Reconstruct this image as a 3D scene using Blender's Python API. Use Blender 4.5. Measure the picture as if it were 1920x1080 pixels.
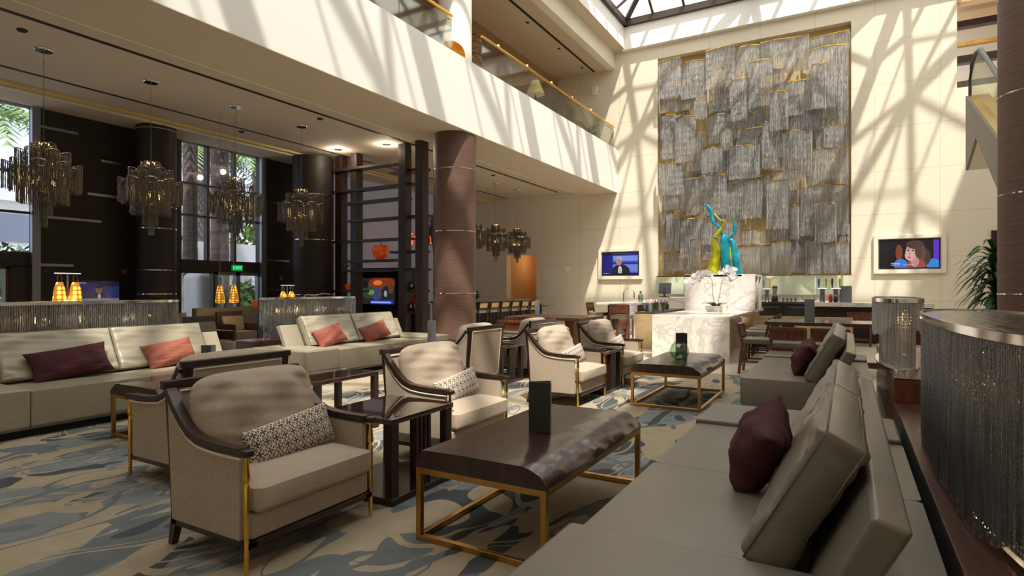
import bpy, math, random
import numpy as np
from mathutils import Vector, Matrix
for o in list(bpy.data.objects): bpy.data.objects.remove(o)
sc = bpy.context.scene
C = sc.collection
PI = math.pi
rnd = random.Random(7)

# ---------------------------------------------------------------- camera, world, sun, exposure
cam = bpy.data.cameras.new('camera'); camo = bpy.data.objects.new('camera', cam); C.objects.link(camo)
camo.location = (0, 0, 1.5); camo.rotation_euler = (PI/2, 0, math.atan(630/1100))
cam.sensor_width = 36; cam.lens = 1100/1920*36; cam.clip_start = .05; cam.clip_end = 300
sc.camera = camo
sc.view_settings.view_transform = 'Standard'; sc.view_settings.look = 'None'
sc.view_settings.gamma = 1; sc.view_settings.use_curve_mapping = False
sc.view_settings.exposure = 0.12
w = bpy.data.worlds.new('sky'); sc.world = w; w.use_nodes = True
wn = w.node_tree.nodes; wl = w.node_tree.links; wn.clear()
wo = wn.new('ShaderNodeOutputWorld'); wb = wn.new('ShaderNodeBackground')
wc = wn.new('ShaderNodeTexCoord'); ws = wn.new('ShaderNodeSeparateXYZ'); wr = wn.new('ShaderNodeValToRGB')
wl.new(wc.outputs['Generated'], ws.inputs[0]); wl.new(ws.outputs['Z'], wr.inputs[0])
wr.color_ramp.elements[0].position = 0; wr.color_ramp.elements[0].color = (.86, .9, 1, 1)
wr.color_ramp.elements[1].position = .8; wr.color_ramp.elements[1].color = (.80, .85, .93, 1)
wl.new(wr.outputs[0], wb.inputs[0]); wl.new(wb.outputs[0], wo.inputs[0])
wb.inputs[1].default_value = 2.5
sun = bpy.data.lights.new('sun', 'SUN'); sun.energy = 9.5; sun.angle = math.radians(1.2); sun.color = (1, .97, .94)
suno = bpy.data.objects.new('sun', sun); C.objects.link(suno)
suno.rotation_euler = Vector((-.33, .45, -1)).to_track_quat('-Z', 'Y').to_euler()
def area(name, loc, size, power, rot=(0, 0, 0), col=(1, .9, .75)):
    l = bpy.data.lights.new(name, 'AREA'); l.shape = 'RECTANGLE'; l.size, l.size_y = size; l.energy = power; l.color = col
    o = bpy.data.objects.new(name, l); C.objects.link(o); o.location = loc; o.rotation_euler = rot
    return o
def point(name, loc, power, col=(1, .75, .45), r=.05):
    l = bpy.data.lights.new(name, 'POINT'); l.energy = power; l.color = col; l.shadow_soft_size = r
    o = bpy.data.objects.new(name, l); C.objects.link(o); o.location = loc
    return o

# ---------------------------------------------------------------- materials
M = {}
def lin(c): return tuple(((x/12.92) if x <= .04045 else ((x+.055)/1.055)**2.4) for x in [v/255 for v in c])
def mat(name, col, rough=.5, metal=0, var=0, scale=8, stretch=(1, 1, 1), bump=0, bscale=200, trans=0, emit=None, es=0, coat=0, spec=.5, detail=4, col2=None):
    """col is sRGB 0-255"""
    m = bpy.data.materials.new(name); m.use_nodes = True; nt = m.node_tree; b = nt.nodes['Principled BSDF']
    c = lin(col)
    b.inputs['Base Color'].default_value = (*c, 1); b.inputs['Roughness'].default_value = rough
    b.inputs['Metallic'].default_value = metal; b.inputs['Transmission Weight'].default_value = trans
    b.inputs['Coat Weight'].default_value = coat; b.inputs['Specular IOR Level'].default_value = spec
    if emit: b.inputs['Emission Color'].default_value = (*lin(emit), 1); b.inputs['Emission Strength'].default_value = es
    if var or bump:
        tc = nt.nodes.new('ShaderNodeTexCoord'); mp = nt.nodes.new('ShaderNodeMapping'); mp.inputs['Scale'].default_value = stretch
        nt.links.new(tc.outputs['Object'], mp.inputs[0])
    if var:
        n = nt.nodes.new('ShaderNodeTexNoise'); n.inputs['Scale'].default_value = scale; n.inputs['Detail'].default_value = detail
        nt.links.new(mp.outputs[0], n.inputs['Vector'])
        r = nt.nodes.new('ShaderNodeValToRGB'); r.color_ramp.elements[0].position = .3; r.color_ramp.elements[1].position = .7
        a = tuple(max(0, x*(1-var)) for x in c); d = tuple(min(1, x*(1+var)) for x in c)
        if col2: d = lin(col2)
        r.color_ramp.elements[0].color = (*a, 1); r.color_ramp.elements[1].color = (*d, 1)
        nt.links.new(n.outputs[0], r.inputs[0]); nt.links.new(r.outputs[0], b.inputs['Base Color'])
    if bump:
        n2 = nt.nodes.new('ShaderNodeTexNoise'); n2.inputs['Scale'].default_value = bscale; n2.inputs['Detail'].default_value = 3
        nt.links.new(mp.outputs[0], n2.inputs['Vector'])
        bp = nt.nodes.new('ShaderNodeBump'); bp.inputs['Strength'].default_value = bump; bp.inputs['Distance'].default_value = .01
        nt.links.new(n2.outputs[0], bp.inputs['Height']); nt.links.new(bp.outputs[0], b.inputs['Normal'])
    M[name] = m
    return m
mat('wood_dark', (46, 28, 24), .32, var=.45, scale=5, stretch=(1, .12, 6), coat=.2)
mat('wood_dark_v', (46, 30, 25), .4, var=.4, scale=6, stretch=(5, 5, .2))
mat('wood_red', (104, 56, 38), .3, var=.4, scale=5, stretch=(6, 6, .4), coat=.3)
mat('wood_table', (56, 37, 31), .24, var=.35, scale=4, stretch=(5, .5, 2), coat=.15, bump=.1, bscale=6)
mat('wood_column', (98, 72, 62), .5, var=.22, scale=3, stretch=(.6, .6, 14), detail=8)
mat('wood_panel', (38, 30, 27), .6, var=.35, scale=2.5, stretch=(.4, .4, 9))
mat('oak', (186, 160, 122), .5, var=.12, scale=3, stretch=(1, 1, 6))
mat('cream', (232, 224, 208), .8, var=.02, scale=1)
mat('white', (240, 238, 234), .7)
mat('soffit', (206, 190, 168), .85)
mat('cove_lit_yellow', (214, 196, 120), .7)  # yellow light of the lit ceiling step put into the colour
mat('slot_black', (26, 20, 17), .7)
mat('chrome', (225, 225, 228), .12, metal=1)
mat('steel', (150, 150, 152), .3, metal=1)
mat('wood_gloss', (58, 40, 34), .06, var=.4, scale=5, stretch=(1, .12, 6), coat=1)
mat('wood_console', (72, 42, 33), .3, var=.35, scale=4, stretch=(6, .6, 2), coat=.3)
mat('gold', (232, 188, 92), .18, metal=1)
mat('gold_frame', (196, 150, 84), .28, metal=1, var=.15, scale=6)
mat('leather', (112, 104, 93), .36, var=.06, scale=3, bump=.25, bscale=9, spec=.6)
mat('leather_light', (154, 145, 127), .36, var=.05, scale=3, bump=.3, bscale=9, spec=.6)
mat('fabric', (182, 166, 150), .95, var=.16, scale=160, stretch=(1, 1, 1), bump=.5, bscale=260, detail=2, spec=.1)
mat('fabric_trim', (226, 214, 202), .9, spec=.1)
mat('velvet_maroon', (72, 38, 42), .8, var=.3, scale=4, bump=.3, bscale=12, spec=.2)
mat('velvet_salmon', (142, 80, 68), .75, var=.2, scale=5, bump=.35, bscale=12, spec=.3)
mat('chain', (156, 156, 158), .34, metal=.8, var=.45, scale=60, stretch=(1, 1, .06))
mat('chain_art', (190, 190, 192), .4, metal=.55, var=.5, scale=45, stretch=(1, 1, .04))
mat('chain_smoke', (126, 118, 106), .3, metal=.7, var=.35, scale=30)
mat('mosaic', (120, 118, 116), .18, metal=1, var=.85, scale=26, stretch=(1, .25, 1), bump=.6, bscale=20)
mat('bulb', (255, 220, 160), .4, emit=(255, 190, 110), es=6)
mat('black', (22, 20, 20), .35)
mat('black_matte', (26, 24, 24), .8)
mat('menu_cover', (44, 44, 46), .35, var=.1, scale=40)
mat('menu_grey', (120, 122, 130), .5)
mat('carpet_edge', (90, 88, 84), .95)
mat('backdrop_tan', (202, 178, 134), .8)
mat('bar_tile', (206, 214, 190), .2, var=.08, scale=12, stretch=(3, 3, .7))
mat('partition', (170, 176, 190), .5, emit=(150, 160, 184), es=.1)  # faint blue-grey glow added to brighten the wall, not a light source
mat('corridor', (206, 172, 130), .8)
mat('mezz_brown', (168, 132, 98), .8)
mat('leaf', (52, 84, 40), .5, var=.4, scale=8)
mat('leaf_light', (120, 150, 70), .6, var=.4, scale=4)
mat('palm_frond', (128, 150, 84), .6, var=.4, scale=3)
mat('palm_trunk', (116, 100, 92), .95, var=.3, scale=2, stretch=(1, 1, 8), bump=.8, bscale=10)
mat('petal', (245, 243, 245), .6)
mat('pot_white', (228, 222, 212), .5)
mat('soil', (60, 44, 34), .95)
mat('alu', (136, 140, 150), .4, metal=.7)
mat('frame_bronze', (66, 54, 48), .5, metal=.3)
mat('ground', (170, 166, 158), .9, var=.1, scale=.5)
mat('bldg', (214, 210, 204), .8)
mat('granite', (126, 118, 108), .3, var=.35, scale=40)
mat('plastic_red', (190, 40, 30), .4); mat('plastic_dark', (52, 52, 56), .45)
mat('tap_blue', (60, 110, 170), .3); mat('tap_yellow', (200, 180, 60), .3)
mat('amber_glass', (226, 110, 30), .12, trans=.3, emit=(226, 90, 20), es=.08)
mat('orange_art', (214, 70, 16), .3, var=.2, scale=5, col2=(250, 180, 30), spec=.3)
mat('neon', (255, 120, 30), .4, emit=(255, 96, 10), es=2.2)
mat('exit_green', (20, 90, 50), .4, emit=(20, 150, 80), es=.4)
mat('exit_letters', (90, 255, 160), .4, emit=(60, 255, 150), es=1.2)
mat('lamp_glow', (255, 244, 220), .4, emit=(255, 236, 200), es=10)
mat('lamp_cream', (230, 212, 168), .8, emit=(240, 214, 160), es=.25)
mat('escal_grey', (134, 124, 114), .45, metal=.3)
mat('escal_gold', (206, 160, 84), .25, metal=.8)
mat('corridor_pad', (120, 108, 94), .7)
mat('rubber', (40, 38, 42), .35)
mat('teal_glass', (20, 150, 176), .12, trans=.15, var=.5, scale=5, coat=.6)
mat('olive_glass', (170, 168, 30), .12, trans=.15, var=.5, scale=5, coat=.6)

def thin_glass(name, tint, refl=.12, diff=0, dcol=(255, 250, 235)):
    m = bpy.data.materials.new(name); m.use_nodes = True; nt = m.node_tree; nt.nodes.clear()
    o = nt.nodes.new('ShaderNodeOutputMaterial'); t = nt.nodes.new('ShaderNodeBsdfTransparent'); t.inputs[0].default_value = (*lin(tint), 1)
    g = nt.nodes.new('ShaderNodeBsdfGlossy'); g.inputs['Roughness'].default_value = .05
    mx = nt.nodes.new('ShaderNodeMixShader'); mx.inputs[0].default_value = refl
    nt.links.new(t.outputs[0], mx.inputs[1]); nt.links.new(g.outputs[0], mx.inputs[2]); last = mx
    if diff:
        d = nt.nodes.new('ShaderNodeBsdfTranslucent'); d.inputs[0].default_value = (*lin(dcol), 1)
        m2 = nt.nodes.new('ShaderNodeMixShader'); m2.inputs[0].default_value = diff
        nt.links.new(last.outputs[0], m2.inputs[1]); nt.links.new(d.outputs[0], m2.inputs[2]); last = m2
    nt.links.new(last.outputs[0], o.inputs[0]); M[name] = m
thin_glass('pane', (222, 226, 234), .05)
thin_glass('green_thin', (206, 230, 200), .18)
thin_glass('clear_thin', (190, 205, 200), .2)
thin_glass('sky_pane', (250, 246, 232), .03, .35)
thin_glass('rail_glass', (226, 228, 218), .14)
thin_glass('drink_glass', (236, 240, 240), .35)
def tinted(name, col, rough=.05):
    mat(name, col, rough, trans=.85)
tinted('green_solid', (150, 205, 150)); tinted('clear_solid', (200, 215, 210)); tinted('red_glass', (190, 60, 30))

def ramp_nodes(nt, stops, const=True):
    r = nt.nodes.new('ShaderNodeValToRGB'); cr = r.color_ramp
    if const: cr.interpolation = 'CONSTANT'
    while len(cr.elements) > 1: cr.elements.remove(cr.elements[-1])
    cr.elements[0].position = stops[0][0]; cr.elements[0].color = (*lin(stops[0][1]), 1)
    for p, c in stops[1:]:
        e = cr.elements.new(p); e.color = (*lin(c), 1)
    return r
def carpet():
    m = bpy.data.materials.new('carpet'); m.use_nodes = True; nt = m.node_tree; b = nt.nodes['Principled BSDF']; L = nt.links
    tc = nt.nodes.new('ShaderNodeTexCoord')
    def noise(scale, dist, st, rot, det=1.0, loc=0):
        mp = nt.nodes.new('ShaderNodeMapping'); mp.inputs['Rotation'].default_value = (0, 0, rot); mp.inputs['Scale'].default_value = st; mp.inputs['Location'].default_value = (loc, loc, 0)
        L.new(tc.outputs['Object'], mp.inputs[0]); n = nt.nodes.new('ShaderNodeTexNoise'); n.inputs['Scale'].default_value = scale; n.inputs['Detail'].default_value = det; n.inputs['Distortion'].default_value = dist
        L.new(mp.outputs[0], n.inputs['Vector']); return n.outputs[0]
    def mix(f, a, c):
        mc = nt.nodes.new('ShaderNodeMix'); mc.data_type = 'RGBA'; L.new(f, mc.inputs[0])
        for i, v in ((6, a), (7, c)):
            if isinstance(v, tuple): mc.inputs[i].default_value = (*lin(v), 1)
            else: L.new(v, mc.inputs[i])
        return mc.outputs[2]
    def step(x, t, less=False):
        n = nt.nodes.new('ShaderNodeMath'); n.operation = 'LESS_THAN' if less else 'GREATER_THAN'; n.inputs[1].default_value = t; L.new(x, n.inputs[0]); return n.outputs[0]
    def band(x, t, w_):
        a = nt.nodes.new('ShaderNodeMath'); a.operation = 'SUBTRACT'; a.inputs[1].default_value = t; L.new(x, a.inputs[0])
        c = nt.nodes.new('ShaderNodeMath'); c.operation = 'ABSOLUTE'; L.new(a.outputs[0], c.inputs[0]); return step(c.outputs[0], w_, True)
    be, gy, dk, bl = (164, 150, 129), (108, 112, 114), (78, 82, 85), (126, 130, 132)
    n1 = noise(1.5, 1.6, (1.0, .42, 1), -.12, 1.2); n2 = noise(1.1, 2.0, (1.0, .5, 1), .25, .6, 7); n3 = noise(2.3, .9, (1.0, .38, 1), -.1, 1, 13); n4 = noise(.7, .4, (1, 1, 1), 0, 2, 3)
    grey = mix(step(n4, .5), gy, bl); grey = mix(step(n3, .56), grey, dk)
    grey = mix(band(n2, .5, .016), grey, be); grey = mix(band(n2, .42, .009), grey, be)
    col = mix(step(n1, .50), grey, be); col = mix(band(n3, .40, .012), col, gy)
    n5 = noise(6, 0, (1, 1, 1), 0, 6); mr = nt.nodes.new('ShaderNodeMapRange'); mr.inputs['To Min'].default_value = .78; mr.inputs['To Max'].default_value = 1.2; L.new(n5, mr.inputs[0])
    mx = nt.nodes.new('ShaderNodeVectorMath'); mx.operation = 'SCALE'; L.new(col, mx.inputs[0]); L.new(mr.outputs[0], mx.inputs['Scale'])
    L.new(mx.outputs[0], b.inputs['Base Color']); b.inputs['Roughness'].default_value = .95; b.inputs['Specular IOR Level'].default_value = .05
    M['carpet'] = m
carpet()
def panel_wall(name, col, sx, sz, line=.8, axis='x', off=(0, 0)):
    """flat panels with thin joints, laid out in metres on the wall itself"""
    m = bpy.data.materials.new(name); m.use_nodes = True; nt = m.node_tree; b = nt.nodes['Principled BSDF']; L = nt.links
    tc = nt.nodes.new('ShaderNodeTexCoord'); sp = nt.nodes.new('ShaderNodeSeparateXYZ'); L.new(tc.outputs['Object'], sp.inputs[0])
    def joint(sock, s, o):
        a = nt.nodes.new('ShaderNodeMath'); a.operation = 'ADD'; a.inputs[1].default_value = o; L.new(sock, a.inputs[0])
        d = nt.nodes.new('ShaderNodeMath'); d.operation = 'DIVIDE'; d.inputs[1].default_value = s; L.new(a.outputs[0], d.inputs[0])
        f = nt.nodes.new('ShaderNodeMath'); f.operation = 'FRACT'; L.new(d.outputs[0], f.inputs[0])
        g = nt.nodes.new('ShaderNodeMath'); g.operation = 'LESS_THAN'; g.inputs[1].default_value = .022/s; L.new(f.outputs[0], g.inputs[0])
        return g.outputs[0]
    j1 = joint(sp.outputs['X' if axis == 'x' else 'Y'], sx, 100*sx+off[0]); j2 = joint(sp.outputs['Z'], sz, 100*sz+off[1])
    mx = nt.nodes.new('ShaderNodeMath'); mx.operation = 'MAXIMUM'; L.new(j1, mx.inputs[0]); L.new(j2, mx.inputs[1])
    mc = nt.nodes.new('ShaderNodeMix'); mc.data_type = 'RGBA'; c = lin(col)
    mc.inputs[6].default_value = (*c, 1); mc.inputs[7].default_value = (*[x*line for x in c], 1); L.new(mx.outputs[0], mc.inputs[0])
    L.new(mc.outputs[2], b.inputs['Base Color']); b.inputs['Roughness'].default_value = .75; M[name] = m
panel_wall('wall_panels', (231, 221, 203), 1.86, 1.5, .8, off=(1.06, .45))
panel_wall('floor_tile', (202, 190, 170), .9, .9, .8)
def tile_fix():
    nt = M['floor_tile'].node_tree
    for n in nt.nodes:
        if n.type == 'SEPXYZ':
            for l in list(nt.links):
                if l.from_socket == n.outputs['Z']: to = l.to_socket; nt.links.remove(l); nt.links.new(n.outputs['Y'], to)
    nt.nodes['Principled BSDF'].inputs['Roughness'].default_value = .3
tile_fix()
def marble():
    m = bpy.data.materials.new('marble'); m.use_nodes = True; nt = m.node_tree; b = nt.nodes['Principled BSDF']; L = nt.links
    tc = nt.nodes.new('ShaderNodeTexCoord'); n = nt.nodes.new('ShaderNodeTexNoise'); n.inputs['Scale'].default_value = 1.5; n.inputs['Detail'].default_value = 12; n.inputs['Roughness'].default_value = .62; n.inputs['Distortion'].default_value = .5
    L.new(tc.outputs['Object'], n.inputs['Vector'])
    r = ramp_nodes(nt, [(0, (236, 230, 224)), (.44, (236, 230, 224)), (.495, (204, 196, 198)), (.52, (236, 228, 222)), (.62, (230, 222, 216)), (.66, (214, 206, 206)), (.72, (236, 230, 224))], False)
    L.new(n.outputs[0], r.inputs[0]); L.new(r.outputs[0], b.inputs['Base Color']); b.inputs['Roughness'].default_value = .2; M['marble'] = m
marble()
def lattice():
    m = bpy.data.materials.new('lattice_fabric'); m.use_nodes = True; nt = m.node_tree; b = nt.nodes['Principled BSDF']; L = nt.links
    def mth(op, a, c=None):
        n = nt.nodes.new('ShaderNodeMath'); n.operation = op
        for i, v in enumerate((a, c)):
            if v is None: continue
            if isinstance(v, (int, float)): n.inputs[i].default_value = v
            else: L.new(v, n.inputs[i])
        return n.outputs[0]
    tc = nt.nodes.new('ShaderNodeTexCoord'); sp = nt.nodes.new('ShaderNodeSeparateXYZ'); L.new(tc.outputs['Object'], sp.inputs[0])
    k = 1/.058
    fx = mth('SUBTRACT', mth('FRACT', mth('ADD', mth('MULTIPLY', sp.outputs['X'], k), 50)), .5)
    fz = mth('SUBTRACT', mth('FRACT', mth('ADD', mth('MULTIPLY', sp.outputs['Z'], k), 50)), .5)
    ax, az = mth('ABSOLUTE', fx), mth('ABSOLUTE', fz)
    diag = mth('LESS_THAN', mth('ABSOLUTE', mth('SUBTRACT', ax, az)), .07)
    dia2 = mth('LESS_THAN', mth('ABSOLUTE', mth('SUBTRACT', mth('ADD', ax, az), .42)), .06)
    rad = mth('SQRT', mth('ADD', mth('MULTIPLY', fx, fx), mth('MULTIPLY', fz, fz)))
    core = mth('LESS_THAN', rad, .12)
    grid = mth('GREATER_THAN', mth('MAXIMUM', ax, az), .46)
    f = mth('MAXIMUM', mth('MAXIMUM', diag, dia2), grid); f = mth('MULTIPLY', f, mth('SUBTRACT', 1, core))
    mc = nt.nodes.new('ShaderNodeMix'); mc.data_type = 'RGBA'; mc.inputs[6].default_value = (*lin((78, 60, 58)), 1); mc.inputs[7].default_value = (*lin((212, 200, 186)), 1)
    L.new(f, mc.inputs[0]); L.new(mc.outputs[2], b.inputs['Base Color']); b.inputs['Roughness'].default_value = .9; M['lattice_fabric'] = m
lattice()
def amber_weave():
    m = bpy.data.materials.new('amber_weave'); m.use_nodes = True; nt = m.node_tree; b = nt.nodes['Principled BSDF']; L = nt.links
    tc = nt.nodes.new('ShaderNodeTexCoord'); v = nt.nodes.new('ShaderNodeTexVoronoi'); v.inputs['Scale'].default_value = 16; v.inputs['Randomness'].default_value = 0
    L.new(tc.outputs['Object'], v.inputs['Vector']); r = ramp_nodes(nt, [(0, (255, 196, 70)), (.42, (150, 96, 30))])
    L.new(v.outputs['Distance'], r.inputs[0]); L.new(r.outputs[0], b.inputs['Base Color']); L.new(r.outputs[0], b.inputs['Emission Color']); b.inputs['Emission Strength'].default_value = .9
    M['amber_weave'] = m
amber_weave()
def screen_mat(name, base, layers, es=.9):
    """a lit television picture: coloured ellipses / boxes in the screen's own 0-1 coordinates"""
    m = bpy.data.materials.new(name); m.use_nodes = True; nt = m.node_tree; b = nt.nodes['Principled BSDF']; L = nt.links
    def mth(op, a, c=None):
        n = nt.nodes.new('ShaderNodeMath'); n.operation = op
        for i, v in enumerate((a, c)):
            if v is None: continue
            if isinstance(v, (int, float)): n.inputs[i].default_value = v
            else: L.new(v, n.inputs[i])
        return n.outputs[0]
    tc = nt.nodes.new('ShaderNodeTexCoord'); sp = nt.nodes.new('ShaderNodeSeparateXYZ'); L.new(tc.outputs['UV'], sp.inputs[0])
    cur = None
    for kind, cx, cy, rx, ry, col in layers:
        dx = mth('DIVIDE', mth('SUBTRACT', sp.outputs['X'], cx), rx); dy = mth('DIVIDE', mth('SUBTRACT', sp.outputs['Y'], cy), ry)
        if kind == 'e': d = mth('ADD', mth('MULTIPLY', dx, dx), mth('MULTIPLY', dy, dy))
        else: d = mth('MAXIMUM', mth('ABSOLUTE', dx), mth('ABSOLUTE', dy))
        f = mth('LESS_THAN', d, 1)
        mc = nt.nodes.new('ShaderNodeMix'); mc.data_type = 'RGBA'
        if cur is None: mc.inputs[6].default_value = (*lin(base), 1)
        else: L.new(cur, mc.inputs[6])
        mc.inputs[7].default_value = (*lin(col), 1); L.new(f, mc.inputs[0]); cur = mc.outputs[2]
    b.inputs['Base Color'].default_value = (.01, .01, .01, 1); b.inputs['Roughness'].default_value = .2
    L.new(cur, b.inputs['Emission Color']); b.inputs['Emission Strength'].default_value = es; M[name] = m

# ---------------------------------------------------------------- helpers
def tag(o, label=None, cat=None, group=None, kind=None):
    if label: o['label'] = label
    if cat: o['category'] = cat
    if group: o['group'] = group
    if kind: o['kind'] = kind
    return o
def thing(name, label, cat, loc=(0, 0, 0), rz=0, group=None):
    o = bpy.data.objects.new(name, None); o.empty_display_size = .1; C.objects.link(o)
    o.location = loc; o.rotation_euler = (0, 0, rz)
    return tag(o, label, cat, group)
class MB:
    def __init__(s): s.v = []; s.f = []
    def add(s, vs, fs):
        n = len(s.v); s.v += [tuple(x) for x in vs]; s.f += [tuple(i+n for i in f) for f in fs]; return s
    def box(s, x0, x1, y0, y1, z0, z1):
        return s.add([(x0, y0, z0), (x1, y0, z0), (x1, y1, z0), (x0, y1, z0), (x0, y0, z1), (x1, y0, z1), (x1, y1, z1), (x0, y1, z1)],
                     [(0, 3, 2, 1), (4, 5, 6, 7), (0, 1, 5, 4), (1, 2, 6, 5), (2, 3, 7, 6), (3, 0, 4, 7)])
    def hexa(s, pts): return s.add(pts, [(0, 3, 2, 1), (4, 5, 6, 7), (0, 1, 5, 4), (1, 2, 6, 5), (2, 3, 7, 6), (3, 0, 4, 7)])
    def bar(s, p0, p1, w, h=None, up=(0, 0, 1)):
        h = h or w; p0 = Vector(p0); p1 = Vector(p1); d = (p1-p0).normalized(); u = Vector(up)
        if abs(d.dot(u)) > .95: u = Vector((1, 0, 0))
        a = d.cross(u).normalized()*w/2; b = a.cross(d).normalized()*h/2
        return s.hexa([p0-a-b, p0+a-b, p1+a-b, p1-a-b, p0-a+b, p0+a+b, p1+a+b, p1-a+b])
    def tube(s, pts, r, n=8, cap=True, ellipse=1):
        pts = [Vector(p) for p in pts]; rs = r if isinstance(r, (list, tuple)) else [r]*len(pts); vs = []; fs = []
        for i, p in enumerate(pts):
            d = (pts[min(i+1, len(pts)-1)]-pts[max(i-1, 0)]).normalized(); u = Vector((0, 0, 1)) if abs(d.z) < .9 else Vector((1, 0, 0))
            a = d.cross(u).normalized(); b = a.cross(d).normalized()
            for k in range(n):
                t = 2*PI*k/n; vs.append(p+a*math.cos(t)*rs[i]+b*math.sin(t)*rs[i]*ellipse)
        for i in range(len(pts)-1):
            for k in range(n): fs.append((i*n+k, i*n+(k+1) % n, (i+1)*n+(k+1) % n, (i+1)*n+k))
        if cap: fs.append(tuple(range(n))[::-1]); fs.append(tuple((len(pts)-1)*n+k for k in range(n)))
        return s.add(vs, fs)
    def lathe(s, prof, c=(0, 0, 0), n=24, sx=1, sy=1):
        vs = []; fs = []
        for r, z in prof:
            for k in range(n): t = 2*PI*k/n; vs.append((c[0]+r*math.cos(t)*sx, c[1]+r*math.sin(t)*sy, c[2]+z))
        for i in range(len(prof)-1):
            for k in range(n): fs.append((i*n+k, i*n+(k+1) % n, (i+1)*n+(k+1) % n, (i+1)*n+k))
        fs.append(tuple(range(n))[::-1]); fs.append(tuple((len(prof)-1)*n+k for k in range(n)))
        return s.add(vs, fs)
    def prism(s, poly, axis, a, b):
        """poly of 2d points extruded along axis from a to b. axis x: (y,z), y: (x,z), z: (x,y)"""
        def P(p, t): return {'x': (t, p[0], p[1]), 'y': (p[0], t, p[1]), 'z': (p[0], p[1], t)}[axis]
        n = len(poly); vs = [P(p, a) for p in poly]+[P(p, b) for p in poly]
        fs = [tuple(range(n)), tuple(range(n, 2*n))[::-1]]+[(i, n+i, n+(i+1) % n, (i+1) % n) for i in range(n)]
        return s.add(vs, fs)
    def surf(s, fn, nu, nv, cu=False):
        vs = [fn(i/nu, j/nv) for i in range(nu+1) for j in range(nv+1)]
        fs = [(i*(nv+1)+j, (i+1)*(nv+1)+j, (i+1)*(nv+1)+j+1, i*(nv+1)+j+1) for i in range(nu) for j in range(nv)]
        return s.add(vs, fs)
    def xf(s, mtx):
        s.v = [tuple(mtx @ Vector(p)) for p in s.v]; return s
    def build(s, name, m, parent=None, bevel=0, seg=2, smooth=False, loc=None, solid=0):
        me = bpy.data.meshes.new(name); me.from_pydata(s.v, [], s.f); me.update()
        if smooth is not False:
            me.polygons.foreach_set('use_smooth', [True]*len(me.polygons))
        o = bpy.data.objects.new(name, me); C.objects.link(o); me.materials.append(M[m] if isinstance(m, str) else m)
        import bmesh
        bm = bmesh.new(); bm.from_mesh(me); bmesh.ops.recalc_face_normals(bm, faces=bm.faces); bm.to_mesh(me); bm.free()
        if smooth == 'auto': me.set_sharp_from_angle(angle=math.radians(40))
        if solid: q = o.modifiers.new('thick', 'SOLIDIFY'); q.thickness = solid
        if bevel:
            q = o.modifiers.new('bevel', 'BEVEL'); q.width = bevel; q.segments = seg; q.limit_method = 'ANGLE'; q.angle_limit = math.radians(35)
            me.polygons.foreach_set('use_smooth', [True]*len(me.polygons))
            wn_ = o.modifiers.new('wn', 'WEIGHTED_NORMAL'); wn_.keep_sharp = True
        if parent: o.parent = parent
        if loc: o.location = loc
        return o
def struct(o): o['kind'] = 'structure'; return o
def B(name, m, x0, x1, y0, y1, z0, z1, parent=None, bevel=0, seg=2):
    cx, cy, cz = (x0+x1)/2, (y0+y1)/2, z0
    return MB().box(x0, x1, y0, y1, z0, z1).build(name, m, parent, bevel=bevel, seg=seg)
def copy_tree(o, parent=None):
    c = o.copy(); C.objects.link(c)
    if parent: c.parent = parent
    for ch in list(o.children): copy_tree(ch, c)
    return c
def again(src, loc, rz=None, label=None, group=None):
    c = copy_tree(src); c.location = loc
    if rz is not None: c.rotation_euler = (0, 0, rz)
    if label: c['label'] = label
    if group: c['group'] = group
    return c
def fast_mesh(name, V, Fq, m, parent=None, smooth=False):
    me = bpy.data.meshes.new(name); nv = len(V); nf = len(Fq)
    me.vertices.add(nv); me.vertices.foreach_set('co', np.asarray(V, dtype=np.float32).ravel())
    me.loops.add(nf*4); me.loops.foreach_set('vertex_index', np.asarray(Fq, dtype=np.int32).ravel())
    me.polygons.add(nf); me.polygons.foreach_set('loop_start', np.arange(0, nf*4, 4, dtype=np.int32)); me.polygons.foreach_set('loop_total', np.full(nf, 4, dtype=np.int32))
    me.update(calc_edges=True); me.validate(); me.materials.append(M[m])
    o = bpy.data.objects.new(name, me); C.objects.link(o)
    if parent: o.parent = parent
    return o
nprng = np.random.default_rng(3)
def strands(name, pts, r, seg, m, parent=None, k=4, link=False):
    """hanging chains: pts = (x, y, ztop, zbottom); link: radius pinches at every other ring"""
    VV = []; FF = []; base = 0
    ang = np.arange(k)*2*PI/k
    for x, y, z1, z0 in pts:
        n = max(2, int((z1-z0)/seg)+1); zs = np.linspace(z1, z0, n)
        if link: rr = np.where(np.arange(n) % 2 == 0, r, r*.35)
        else: rr = r*(.55+.75*nprng.random(n))
        ph = nprng.random()*3+np.where(np.arange(n) % 4 < 2, 0, PI/4 if link else nprng.random())
        jx = (nprng.random(n)-.5)*r*.5
        a = ang[None, :]+ph[:, None]
        X = x+jx[:, None]+np.cos(a)*rr[:, None]; Y = y+np.sin(a)*rr[:, None]; Z = np.repeat(zs[:, None], k, 1)
        VV.append(np.stack([X, Y, Z], -1).reshape(-1, 3))
        i = np.arange(n-1)[:, None]; j = np.arange(k)[None, :]; j2 = (j+1) % k
        q = np.stack([i*k+j, i*k+j2, (i+1)*k+j2, (i+1)*k+j], -1).reshape(-1, 4)+base
        FF.append(q); base += n*k
    return fast_mesh(name, np.concatenate(VV), np.concatenate(FF), m, parent)
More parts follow.
